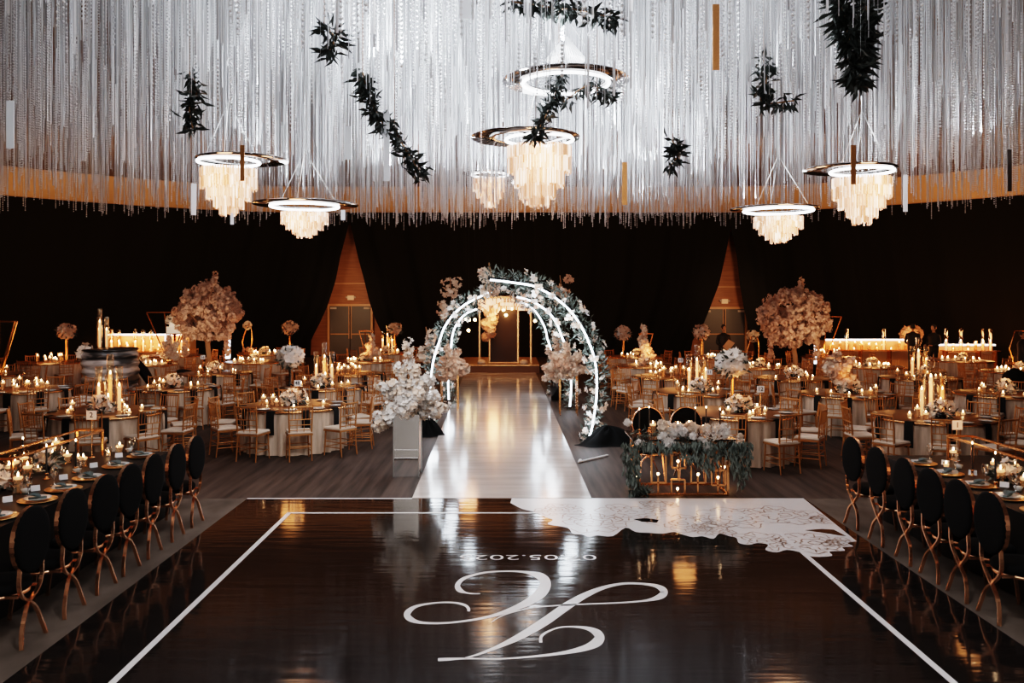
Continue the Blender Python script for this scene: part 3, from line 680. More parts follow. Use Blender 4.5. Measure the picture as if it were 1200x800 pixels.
pl = empty('mirrored_plinth', G(476, 559)+Vector((0, .19, 0))); tag(pl, 'tall mirrored plinth beside the white runner, under white flowers', 'plinth')
b = MB(); b.box((0, 0, .46), (.37, .37, .915)); b.build('mirror_box', 'mirror', pl)
for sx in (-1, 1):
    for sy in (-1, 1):
        b = MB(); b.box((sx*.188, sy*.188, .46), (.012, .012, .92)); b.build('edge_strip', 'steel', pl)
b = MB(); b.box((0, 0, .921), (.39, .39, .012)); b.build('top_plate', 'mirror', pl)
q = pl.location
branchy('white_flower_arrangement', (q.x+.03, q.y, .928), 'large white blossom arrangement spilling over the mirrored plinth', .62, .58, 34, None, ('white', 'white', 'cream'), .06, [Vector((-.50, -.05, -.22)), Vector((.55, -.1, .1)), Vector((-.04, 0, 1.04)), Vector((.10, 0, .66)), Vector((-.16, 0, .70)), Vector((-.45, 0, .42)), Vector((.3, 0, .5))])
light('AREA', (q.x-.4, q.y-2.6, 3.0), 55, (.97, .97, 1), .5).rotation_euler = (.9, 0, -.1)  # unseen light added to whiten the plinth blossoms
# blush flowers on gold stands further along the aisle
for px, py, D, W, H_, lab in ((527, 425, 20.3, .50, .55, 'left'), (666, 425, 19.6, .62, .62, 'right')):
    X = (px-CX)*D/FPX; z0 = HC-(py-CY)*D/FPX-.25
    s = empty('flower_stand', (X, D, 0)); tag(s, f'slim gold flower stand on the {lab} side of the white runner', 'stand')
    b = MB(); b.box((0, 0, z0-.01), (.42, .42, .02)); b.build('top_plate', 'brass', s)
    for sx in (-1, 1):
        for sy in (-1, 1):
            b = MB(); b.box((sx*.195, sy*.195, z0/2-.01), (.022, .022, z0-.02)); b.build('leg', 'brass', s)
    branchy('blush_flower_arrangement', (X, D, z0+.003), f'full blush blossom arrangement on the gold stand {lab} of the runner', H_, W, 30, None, ('cream', 'blush', 'cream'), .075, grp=None)
    light('POINT', (X+(.5 if lab == 'left' else -.5), D-1.2, 1.9), 16, WARM, .2)
s = P(653, 402, 22.5)
branchy('blush_flower_arrangement', (s.x, 22.5, .75), 'smaller blush arrangement on a low black pot behind the right gold stand', .95, .42, 16, None, ('cream', 'blush'), .075)
b = MB(); b.lathe([(.001, 0), (.16, 0), (.2, .35), (.14, .748), (.001, .748)], 14); tag(b.build('black_flower_pot', 'blackgloss', None, (s.x, 22.5, .002)), 'black pot under the smaller blush arrangement', 'pot')
# ================================================================== BLOSSOM TREES
def tree(px, base, D, top_py, cw, label):
    X = (px-CX)*D/FPX; o = empty('blossom_tree', (X, D, 0)); tag(o, label, 'tree', None)
    zt = HC-(top_py-CY)*D/FPX; zb = zt-2.05
    b = MB(); b.tube(smooth_path([(0, 0, .0), (.03, 0, .8), (-.02, 0, zb+.2), (.02, 0, zb+.9)], 4), [.085]*4+[.075]*4+[.07]*4+[.05], 8)
    tips = []
    for k in range(9):
        a = k*.7+R.random(); e = Vector((math.cos(a)*cw*.38, math.sin(a)*cw*.35, zb+R.uniform(.7, 1.6)))
        b.tube([(0, 0, zb+.1), Vector((0, 0, zb+.1)).lerp(e, .5)+Vector((0, 0, .15)), e], [.04, .03, .015], 5); tips.append(e)
    b.build('trunk', 'trunk', o)
    fl = MB(); c = Vector((0, 0, zb+1.02))
    for k in range(300):
        d = rv(); q = c+Vector((d.x*cw*.47, d.y*cw*.42, d.z*.88))*R.uniform(.84, 1.06)
        if d.z < -.55: q.z += .1
        blooms(fl, q, .11, 18, .052, R.choice((0, 0, 1)), 1, .6)
    for k in range(60):
        d = rv(); q = c+Vector((d.x*cw*.40, d.y*cw*.38, d.z*.75))*R.random(); blooms(fl, q, .12, 10, .08, R.choice((0, 1)), 1, .6)
    for x in (-.34, .30):   # hanging tufts
        for j in range(8): blooms(fl, Vector((x*cw, -.05, zb+.42-j*.085)), .10, 10, .06, R.choice((0, 1)), 1, .6)
    for j in range(5): blooms(fl, Vector((.07*cw+.02*j, 0, zb+1.85+j*.09)), .08, 9, .06, 0, 1, .6)
    fl.build('blossom_crown', ['blush', 'dusk'], o)
    light('SPOT', (X+.2, D-2.8, 1.3), 130, (1, .66, .42), .3, spot_size=1.2, spot_blend=.8).rotation_euler = (PI/2+.25, 0, 0)
tree(244, 440, 25.6, 327, 1.95, 'large pale pink blossom tree among the left tables')
tree(931, 450, 25.6, 334, 2.15, 'large pale pink blossom tree among the right tables')
# tall ball arrangements on stands, standing on tables
def ball_arr(px, py, D, r, label, cols, n=110, base=.763, st='blackgloss'):
    p = P(px, py, D); o = empty('flower_ball', (p.x, D, base)); tag(o, label, 'flowers')
    h = p.z-base
    b = MB(); b.lathe([(.001, .001), (.09, .001), (.05, .02), (.028, .05), (.03, max(.1, h-r*1.05)), (.07, max(.14, h-r*.8)), (.001, max(.14, h-r*.8))], 12); b.build('vase', st, o)
    b = MB(); blooms(b, (0, 0, h), r, n, r*.42, 0, .85, .2); blooms(b, (0, 0, h), r*.85, n//3, r*.42, 1 if len(cols) > 1 else 0, .85, .2); b.build('blossoms', list(cols), o)
    b = MB(); leaves(b, (0, 0, h-.1*r), r*1.25, 60, .14, 0, .8); b.build('foliage', 'leaf', o)
ball_arr(340, 418, 18.6, .25, 'round white flower ball on a black stem vase, left tables', ('white', 'cream'))
ball_arr(858, 425, 14.3, .235, 'round white flower ball on a tall stem over the right tables', ('white', 'cream'), 110, .763, 'brass')
ball_arr(78, 388, 26.0, .24, 'small pale flower ball on a tall brass stem far left', ('blush', 'white'), 70, .763, 'brass')
ball_arr(340, 384, 30, .24, 'small amber-lit flower ball near the left double doors', ('blush',), 70, .763, 'brass')
ball_arr(822, 389, 28, .25, 'small blush flower ball before the right double doors', ('blush', 'white'), 70, .763, 'brass')
ball_arr(1068, 392, 33.0, .36, 'wide amber-lit flower mound on the bar counter', ('blush',), 100, 1.155, 'brass')
ball_arr(730, 390, 28, .24, 'small dusky flower ball beside the arch on the right', ('blush', 'white'), 60, .763, 'brass')
ball_arr(463, 385, 30.3, .22, 'small dusky flower ball near the left arch', ('blush', 'white'), 60, .763, 'brass')
for px, py, D, W, Hh, lab, base in ((436, 418, 26.3, .26, .55, 'slim white blossom branch by the left double doors', .763), (986, 448, 17.1, .42, .55, 'loose pale blossom branches in a brass vase, right tables', .763), (757, 425, 24.4, .34, .85, 'pale blossom branches on the fourth right table', .763), (197, 420, 25, .3, .55, 'pale blossom bunch before the left bar', .763), (1110, 500, 0, 0, 0, None, 0)):
    if lab:
        p = P(px, py, D); branchy('blossom_branches', (p.x, D+.12, base+.18), lab, Hh, W, 10, None, ('cream', 'blush'), .07)
        b = MB(); b.lathe([(.001, 0), (.07, 0), (.09, .1), (.05, .195), (.001, .195)], 12); tag(b.build('flower_vase', 'brass', None, (p.x, D+.12, base)), 'brass vase holding '+lab.replace('slim ', ''), 'vase')
# ================================================================== GOLD GEOMETRIC STANDS
def tri_stand(px0, px1, py0, py1, D, label, dx=.25):
    a, c = P(px0, py0, D), P(px1, py0, D); t = P((px0+px1)/2, py1, D); o = empty('gold_triangle_stand', (t.x, D, .763)); tag(o, label, 'stand')
    L = lambda v: Vector(v)-o.location
    w = (c.x-a.x)
    corners = [L((a.x, D-.0, a.z)), L((c.x, D-.0, a.z)), L((c.x-w*.25, D+.5, a.z)), L((a.x+w*.25, D+.5, a.z))]
    for i in range(4):
        b = MB(); b.bar(corners[i], corners[(i+1) % 4], .03); b.build('top_bar', 'brass', o)
        f = Vector((corners[i].x*.18, corners[i].y*.3, 0.0)); b = MB(); b.bar(corners[i], f, .03); b.build('leg', 'brass', o)
tri_stand(172, 226, 366, 405, 28.5, 'inverted gold triangle cake stand beside the left blossom tree')
tri_stand(-25, 17, 377, 425, 21.5, 'inverted gold triangle stand at the far left edge')
tri_stand(944, 986, 371, 412, 28.4, 'inverted gold triangle stand beside the right blossom tree')
tri_stand(749, 765, 391, 415, 28.5, 'small inverted gold triangle stand behind the right tables')
tri_stand(421, 437, 388, 415, 30.5, 'small inverted gold triangle stand before the left doors')
c = P(206, 386, 28.8); o = empty('tiered_cake', (c.x, 28.7, 0)); tag(o, 'white tiered cake glowing on a pedestal behind the left tables', 'cake')
zc = c.z-.12
b = MB(); b.lathe([(.001, 0), (.22, 0), (.05, .06), (.04, zc-.06), (.3, zc-.01), (.3, zc), (.001, zc)], 16); b.build('pedestal', 'brass', o)
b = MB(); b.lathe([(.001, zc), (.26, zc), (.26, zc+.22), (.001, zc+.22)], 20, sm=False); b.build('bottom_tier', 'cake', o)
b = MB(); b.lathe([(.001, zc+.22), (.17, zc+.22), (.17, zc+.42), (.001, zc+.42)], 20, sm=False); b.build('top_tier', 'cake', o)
b = MB(); blooms(b, (-.08, -.15, zc+.45), .16, 40, .06); b.build('flower_topper', 'white', o)
# hexagon frame at far right and curved gold harp frames
def poly_frame(loc, pts, label, name='gold_ring_stand', w=.03, closed=True):
    o = empty(name, loc); tag(o, label, 'stand'); pts = [Vector(p) for p in pts]
    b = MB(); b.tube(smooth_path(pts, 5) if not closed else pts, w*.5, 6, closed=closed); b.build('gold_frame', 'brass', o)
    b = MB(); b.lathe([(.001, 0), (.16, 0), (.16, .015), (.001, .016)], 14); b.build('base', 'brass', o)
    return o
p = P(1196, 425, 22.5)
hx = poly_frame((p.x, 22.5, .763), [(.3*math.cos(k*PI/3+PI/6*0), 0, .58+.55*math.sin(k*PI/3)) for k in range(6)]+[], 'gold hexagon frame stand at the far right edge')
for px, D, lab in ((291, 29.8, 'curved gold harp-shaped frame with flowers right of the left blossom tree'), (883, 30.5, 'curved gold harp-shaped frame beside the right double doors')):
    X = (px-CX)*D/FPX
    o = poly_frame((X, D, .763 if px < 400 else .002), [(-.12, 0, .0), (-.2, 0, .4), (-.1, 0, .8), (-.02, 0, 1.05), (.1, 0, .9), (.13, 0, .5), (.06, 0, .0)], lab, 'gold_harp_stand', .035, False)
    o.scale = (1, 1, 1) if px < 400 else (1.4,)*3
    b = MB(); blooms(b, (-.02, -.03, .98), .15, 34, .06); blooms(b, (.0, -.02, .12), .2, 34, .06, 1, .5); b.build('blossoms', ['cream', 'blush'], o)
# ================================================================== SWEETHEART TABLE
sw = empty('sweetheart_table', (2.34, 11.44, 0)); tag(sw, 'gold geometric-frame sweetheart table with garland in front of right tables', 'table')
DS = 11.46
def SP(cx, cy, D=DS):
    v = P(720+cx/6.67, 470+cy/6.67, D); return Vector((v.x-2.34, v.y-11.44, max(v.z, .012)))
gb = MB()
def seg(p, q, D=DS, w=.021): gb.bar(SP(*p, D), SP(*q, D), w)
def rect(x0, y0, x1, y1, bottom=True):
    seg((x0, y0), (x1, y0)); seg((x0, y0), (x0, y1)); seg((x1, y0), (x1, y1))
    if bottom: seg((x0, y1), (x1, y1))
rect(290, 415, 402, 635); seg((347, 300), (347, 415)); seg((341, 590), (341, 742))
rect(450, 400, 555, 522); seg((503, 300), (503, 400)); seg((500, 490), (500, 608))
rect(445, 612, 550, 742, False); seg((494, 700), (494, 742))
rect(600, 415, 712, 636); seg((652, 300), (652, 415)); seg((652, 590), (652, 742))
rect(760, 540, 866, 655); seg((812, 300), (812, 540)); seg((808, 615), (808, 742))
gb.build('front_lattice', 'brass', sw)
H2 = .745
for x in (-.625, .58):
    for y in (.02, .68):
        b = MB(); b.box((x, y, H2/2), (.03, .03, H2)); b.build('leg', 'brass', sw)
for y in (.02, .68):
    b = MB(); b.box((-.02, y, .015), (1.205, .028, .028)); b.build('base_bar', 'brass', sw)
    b = MB(); b.box((-.02, y, H2-.014), (1.205, .028, .028)); b.build('top_bar', 'brass', sw)
for x in (-.625, .58):
    b = MB(); b.box((x, .35, .015), (.028, .66, .028)); b.bar((x, .05, .3), (x, .65, .3), .02); b.bar((x, .25, 0), (x, .25, H2), .02); b.bar((x, .45, 0), (x, .45, H2), .02); b.build('side_lattice', 'brass', sw)
b = MB(); b.box((-.02, .34, H2+.012), (1.38, .80, .022)); b.build('table_top', 'blackgloss', sw)
zt = H2+.024
# tealight cups on the posts
for cx, cy, D in ((342, 585, DS), (497, 485, DS), (494, 700, DS), (654, 588, DS), (810, 612, DS), (825, 530, 12.1), (858, 530, 12.1), (885, 675, 11.9), (172, 400, 11.7), (195, 530, 11.9), (210, 580, 12.1), (165, 612, 11.6)):
    p = SP(cx, cy, D)
    if cx < 220: p.x = -.625
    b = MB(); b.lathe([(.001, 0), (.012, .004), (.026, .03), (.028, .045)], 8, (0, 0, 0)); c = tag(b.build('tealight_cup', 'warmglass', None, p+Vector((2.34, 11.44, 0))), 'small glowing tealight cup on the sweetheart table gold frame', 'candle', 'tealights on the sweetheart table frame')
    b = MB(); b.ball((0, 0, .03), .016, 8, 5); b.build('flame', 'flame', c)
gar = empty('flower_garland', (2.34, 11.44, zt)); tag(gar, 'long garland of white roses and greenery cascading over the sweetheart table', 'garland')
fo = MB(); fl = MB()
for k in range(420):
    x = R.uniform(-.68, .66); y = R.uniform(-.08, .16); q = Vector((x, y, R.uniform(-.12, .08)-.10*(x > .1))); fo.leaf(q, rv()+Vector((0, -.4, -.1)), R.uniform(.06, .12), R.uniform(.018, .04), rv(), R.choice((0, 0, 1)))
def cascade(x0, x1, ztop, zbot, y0, n, taper=True):
    for k in range(n):
        x = R.uniform(x0, x1); t = R.random(); ed = 1-.45*abs((x-(x0+x1)/2)/((x1-x0)/2))
        z = ztop+(zbot-ztop)*t*ed*R.uniform(.75, 1.); fo.leaf(Vector((x, y0-R.random()*.12, z)), Vector((R.uniform(-.5, .5), R.uniform(-.5, .1), -1)), R.uniform(.06, .12), R.uniform(.025, .05), rv(), R.choice((0, 1, 1)))
cascade(-.08, .16, 0, -.36, -.05, 90); cascade(.10, .45, 0, -.50, -.05, 190); cascade(.45, .66, 0, -.26, -.05, 60); cascade(.60, .86, 0, -.72, -.03, 230); cascade(.60, .84, 0, -.5, .12, 100)
cascade(-.84, -.62, 0, -.66, -.02, 170); cascade(-.78, -.62, -.3, -.9, -.03, 100); cascade(-.6, -.1, 0, -.16, -.05, 130)
for k in range(120):   # foot of the left fall rests at the floor
    fo.leaf(Vector((R.uniform(-.72, -.48), R.uniform(-.12, .02), -.74+R.uniform(.0, .10))), rv(), .09, .03, rv(), R.choice((0, 1)))
for cx, cy, r, c in ((370, 170, .05, 1), (385, 205, .07, 1), (470, 225, .10, 0), (440, 240, .06, 1), (600, 215, .09, 1), (545, 245, .06, 0), (370, 265, .06, 0), (410, 320, .07, 0), (450, 318, .05, 0), (195, 320, .06, 0), (610, 270, .055, 0), (720, 225, .07, 1), (850, 250, .075, 0), (870, 215, .06, 0), (800, 205, .05, 1), (720, 350, .06, 0), (690, 320, .05, 0), (665, 295, .04, 0), (100, 165, .045, 0), (110, 185, .03, 0), (975, 270, .045, 1), (520, 210, .05, 0), (650, 225, .05, 1)):
    p = SP(cx, cy, DS-.04)+Vector((0, R.uniform(0, .08) if cy < 260 else -.06, -zt)); blooms(fl, p, r, 26, r*.62, c, .9, .5)
for k in range(16):  # feathery white plume
    a = -.9+1.8*k/15; p = SP(790, 300, DS-.1)+Vector((0, 0, -zt)); d = Vector((math.sin(a*1.6), -.2, math.cos(a*1.6)))
    for j in range(5): fl.leaf(p+d*.045*j, d+rv()*.5, .06, .018, rv(), 0)
fo.build('foliage', ['leaf', 'sage'], gar); fl.build('blossoms', ['white', 'cream'], gar)
for x, y, pr in ((-.38, .28, fl_m), (-.05, .22, fl_m), (.12, .3, fl_m), (.3, .25, fl_s), (-.18, .42, fl_s), (.5, .3, fl_s)):
    dup(pr, (2.34+x, 11.44+y, zt), 0, 'lit floating candle in clear glass on the sweetheart table', 'candle', 'floating candles on the sweetheart table')
for x in (-.55, -.38, .26, .42, .56): dup(taper, (2.34+x, 11.44+R.uniform(.35, .6), zt), 0, 'lit black taper candle on the sweetheart table', 'candle', 'black tapers on the sweetheart table')
light('POINT', (2.4, 11.75, 1.15), 5, WARM, .15); light('POINT', (2.25, 11.8, .35), 2.5, WARM, .1)
for x, l in ((2.05, 'left-hand'), (2.62, 'right-hand')):
    dup(oc, (x, 12.52, .002), PI, f'{l} black oval-back chair behind the sweetheart table', 'chair', 'chairs behind the sweetheart table')
# ================================================================== STAGE BACKDROP
md = empty('gold_backdrop_frame', (-.42, 31.4, .3)); tag(md, 'tall gold frame backdrop with dark panels on the far stage', 'backdrop frame')
Lx = lambda px: (px-CX)*.0314+.42
for px, zt_top in ((562, 2.45), (607, 2.3), (622, 2.3)):
    b = MB(); b.box((Lx(px), 0, zt_top/2), (.06, .06, zt_top)); b.build('post', 'brass', md)
b = MB(); b.box((Lx(573.5), .25, 1.1), (.05, .05, 2.2)); b.build('post', 'brass', md)
b = MB(); b.box((Lx(592), 0, 2.45), (2.0, .06, .06)); b.build('cross_bar', 'brass', md)
b = MB(); b.box((Lx(590), .28, .02), (1.1, .05, .04)); b.build('sill_bar', 'brass', md)
b = MB(); b.box((Lx(590), .32, 1.1), (1.05, .03, 2.2)); b.build('dark_panel', mat('dark_brown_panel', (.035, .018, .011), .6), md)
ch = empty('hanging_crystal_chandelier', (-.42, 31.1, 2.6)); tag(ch, 'glowing rectangular crystal fringe chandelier hung inside the gold backdrop', 'chandelier')
b = MB(); b.box((Lx(591), 0, .12), (2.0, .9, .04)); b.build('canopy_plate', 'brass', ch)
b = MB()
for px in np.arange(561, 622, 1.3):
    L_ = .42 if px < 565 or px > 586 else .42+.42*(1-abs(px-575.5)/11)
    if 606 < px: L_ = .45
    for y in (-.09, .0, .09):
        for z_ in range(3):
            mi = R.choice((0, 0, 1)); b.box((Lx(px), y, .10-L_*(z_+.5)/3), (.022, .022, L_/3-.012), R.random(), mi)
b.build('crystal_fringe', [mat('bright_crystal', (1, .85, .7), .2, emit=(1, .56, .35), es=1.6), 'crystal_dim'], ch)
dr = empty('hanging_flower_drop', (P(574, 385, 31.1).x, 31.1, 1.5)); tag(dr, 'blush flower cluster hanging under the crystal fringe chandelier', 'flowers')
b = MB()
for j in range(9): blooms(b, (R.uniform(-.18, .18), 0, .75-j*.12), .26-.016*j, 26, .10, R.choice((0, 1)), 1, .5)
b.build('blossoms', ['blush', 'cream'], dr)
for px, py in ((546, 374), (550, 374.5), (556.5, 374.5), (549, 387), (590, 363), (600, 361.5), (593, 369), (627, 376)):
    p = P(px, py, 31.6); o = empty('hanging_filament_bulb', p); tag(o, 'small glowing filament bulb hanging by the far stage', 'bulb', 'filament bulbs by the stage')
    b = MB(); b.ball((0, 0, 0), .055, 8, 6); b.build('bulb', 'bulb', o)
    b = MB(); b.tube([(0, 0, .05), (0, 0, 7.75-p.z)], .006, 4); b.build('cord', 'black', o)
for px in (564, 614):
    b = MB(); p = P(px, 425, 30.95); b.lathe([(.001, 0), (.13, .0), (.16, .06), (.13, .14), (.05, .17), (.001, .172)], 12); tag(b.build('white_pouf', 'cushion', None, (p.x, 31.05, .302)), 'small white padded pouf on the stage edge, %s one' % ('left' if px < 590 else 'right'), 'pouf')
light('POINT', (-.6, 30.6, 2.0), 45, WARM, .2); light('POINT', (-.4, 35.6, 2.2), 150, WARM, .3)
# blush flower clumps around arches (warm-lit)
for px, py, D, r, lab in ((528, 350, 25, .42, 'blush blossom branch above the left arch'), (574, 328, 16.4, .22, 'blush blossom tuft at the tip of the tallest arch'), (657, 344, 25, .36, 'blush blossom tuft behind the tallest arch'), (500, 405, 19, .28, 'blush blossom tuft outside the left arch')):
    p = P(px, py, D); o = empty('hanging_blossom_tuft', p); tag(o, lab, 'flowers')
    b = MB()
    for j in range(9): blooms(b, (R.uniform(-r, r)*.55, R.uniform(-.1, .1), R.uniform(-r, r)*1.2), r*.42, 14, .075, R.choice((0, 1)), 1, .6)
    b.build('blossoms', ['blush', 'cream'], o)
    b = MB(); b.tube(smooth_path([(0, .1, -r*1.5), (.03, .05, 0), (-.02, 0, r*1.5)], 4), .015, 5); b.build('branch', 'trunk', o)
# ================================================================== BARS, BARREL, BAGS
def bar_counter(px0, px1, py, D, label, legs=()):
    a, c = P(px0, py, D), P(px1, py, D); w = c.x-a.x; o = empty('bar_counter', ((a.x+c.x)/2, D+.4, 0)); tag(o, label, 'bar counter')
    zc = a.z
    b = MB(); b.box((0, 0, zc/2), (w, .7, zc-.02)); b.build('front_panel', 'clay', o)
    b = MB(); b.box((0, 0, zc), (w+.1, .85, .05)); b.build('counter_top', 'blackgloss', o)
    b = MB(); b.box((0, -.44, zc+.0), (w+.1, .04, .05)); b.build('led_strip', 'neon', o)
    for px in legs:
        x = (px-CX)*D/FPX-o.location.x; b = MB(); b.box((x, -.46, zc/2+.1), (.12, .04, zc-.3)); b.build('led_strip', 'neon', o)
    n = int(w/.15)
    for k in range(n):
        x = o.location.x-w/2+.2+(w-.4)*k/(n-1)
        if R.random() < .9:
            pr_ = R.choice((hu[2], fl_l, votive, fl_m)); dup(pr_, (x, D-.28+.13*(-1)**k, .763), 0, 'candle on the ledge before '+label.split(',')[0].split(' with')[0], 'candle', 'candles before '+label.split(',')[0], 1.3)
    sh = empty('candle_ledge', (o.location.x, D-.28, 0)); tag(sh, 'narrow candle ledge before '+label.split(',')[0], 'ledge')
    b = MB(); b.box((0, 0, .75), (w, .45, .025)); b.build('ledge_top', 'brass', sh)
    for k in range(4):
        b = MB(); b.box((-w/2+.1+(w-.2)*k/3, 0, .37), (.05, .3, .74)); b.build('leg', 'brass', sh)
    for k in range(3): light('POINT', (o.location.x-w/2+w*(k+.5)/3, D-.75, 1.15), 75, WARM, .2)
bar_counter(126, 221, 392, 31.5, 'the left bar counter with a cool white light strip, black top', (196,))
bar_counter(968, 1075, 398, 32.5, 'the long right bar counter with a cool white light strip', ())
bar_counter(1100, 1164, 404, 32.0, 'the short bar counter at the far right with a light strip', ())
for px, py0, py1, D, lab in ((267, 394, 420, 27.5, 'upright cool white light column right of the left blossom tree'), (955.5, 396, 426, 26.6, 'slim upright cool white light column by the right blossom tree')):
    a, c = P(px, py0, D), P(px, py1, D); o = empty('light_column', (a.x, D, 0)); tag(o, lab, 'light column')
    w = .14 if px < 400 else .06
    b = MB(); b.box((0, 0, (a.z+c.z)/2), (w, .05, a.z-c.z)); b.build('led_strip', 'led', o)
    b = MB(); b.box((0, .05, a.z/2), (w+.03, .05, a.z)); b.build('back_post', 'black', o)
    b = MB(); b.box((-.15, 0, .02), (.5, .3, .04)); b.build('base', 'black', o)
ba = empty('ruched_round_booth', (-9.75, 20.8, 0)); tag(ba, 'round booth draped in ruched silver and black bands behind the left tables', 'booth')
b = MB()
def bf(u, v):
    a = 2*PI*u; bulge = abs(math.sin(v*PI*7)); r = .60+.05*bulge+.02*math.sin(a*5+v*9); return (r*math.cos(a), r*math.sin(a), .005+1.4*v)
b.grid(bf, 40, 40, cu=True); b.build('ruched_drape', 'barrel', ba)
b = MB(); b.lathe([(.001, 1.40), (.62, 1.40), (.66, 1.43), (.62, 1.46), (.001, 1.47)], 32); b.build('table_top', 'blackgloss', ba)
b = MB(); blooms(b, (-.5, -.25, 1.36), .2, 40, .09, 0, 1, .4); b.build('flower_trim', 'cream', ba)
light('AREA', (-9.6, 18.0, 3.2), 34, (.9, .92, 1), .6).rotation_euler = (.85, 0, 0)
for i, (x, p_) in enumerate(((-.28, hu[0]), (-.16, hu[1]), (-.4, hu[1]))): dup(p_, (-9.75+x, 20.85+.1*i, 1.472), 0, 'tall glass hurricane standing on the ruched silver booth', 'candle', 'hurricanes on the ruched booth')
def soft(name, loc, sz, label, rot=0.):
    b = MB(); ph = [R.uniform(0, 6) for _ in range(3)]
    def fn(u, v):
        a = 2*PI*u; e = PI*v; f = 1+.13*math.sin(3*a+ph[0])*math.sin(e)+.1*math.sin(5*a+3*e+ph[1]); q = Vector((math.sin(e)*math.cos(a)*sz[0]*f, math.sin(e)*math.sin(a)*sz[1]*f, (1-math.cos(e))*sz[2]*.5))
        return q
    b.grid(fn, 24, 12, cu=True); o = b.build(name, 'black', None, loc, rot); return tag(o, label, 'cloth')
soft('black_garment', P(214, 436, 22.4)-Vector((0, 0, .42)), (.36, .22, .5), 'black garment bundle heaped on a table behind the left block')
o = soft('black_umbrella', P(182, 440, 22)-Vector((0, 0, .35)), (.12, .12, .95), 'furled black umbrella leaning among the left tables'); o.rotation_euler = (0, -.6, 0)
soft('black_garment', (P(1150, 440, 20.8).x, 19.45, .46), (.27, .16, .62), 'black garment draped over chair backs among the right tables')
u_ = empty('uplight_can', (G(955.5, 519).x, 15.7, .003)); tag(u_, 'small silver uplight can on the carpet between right tables', 'uplight')
b = MB(); b.lathe([(.001, 0), (.075, 0), (.08, .02), (.08, .27), (.07, .29), (.001, .29)], 14); b.build('body', 'steel', u_)
b = MB(); b.lathe([(.082, .06), (.086, .065), (.086, .09), (.082, .095)], 14); b.build('base_band', 'brass', u_)
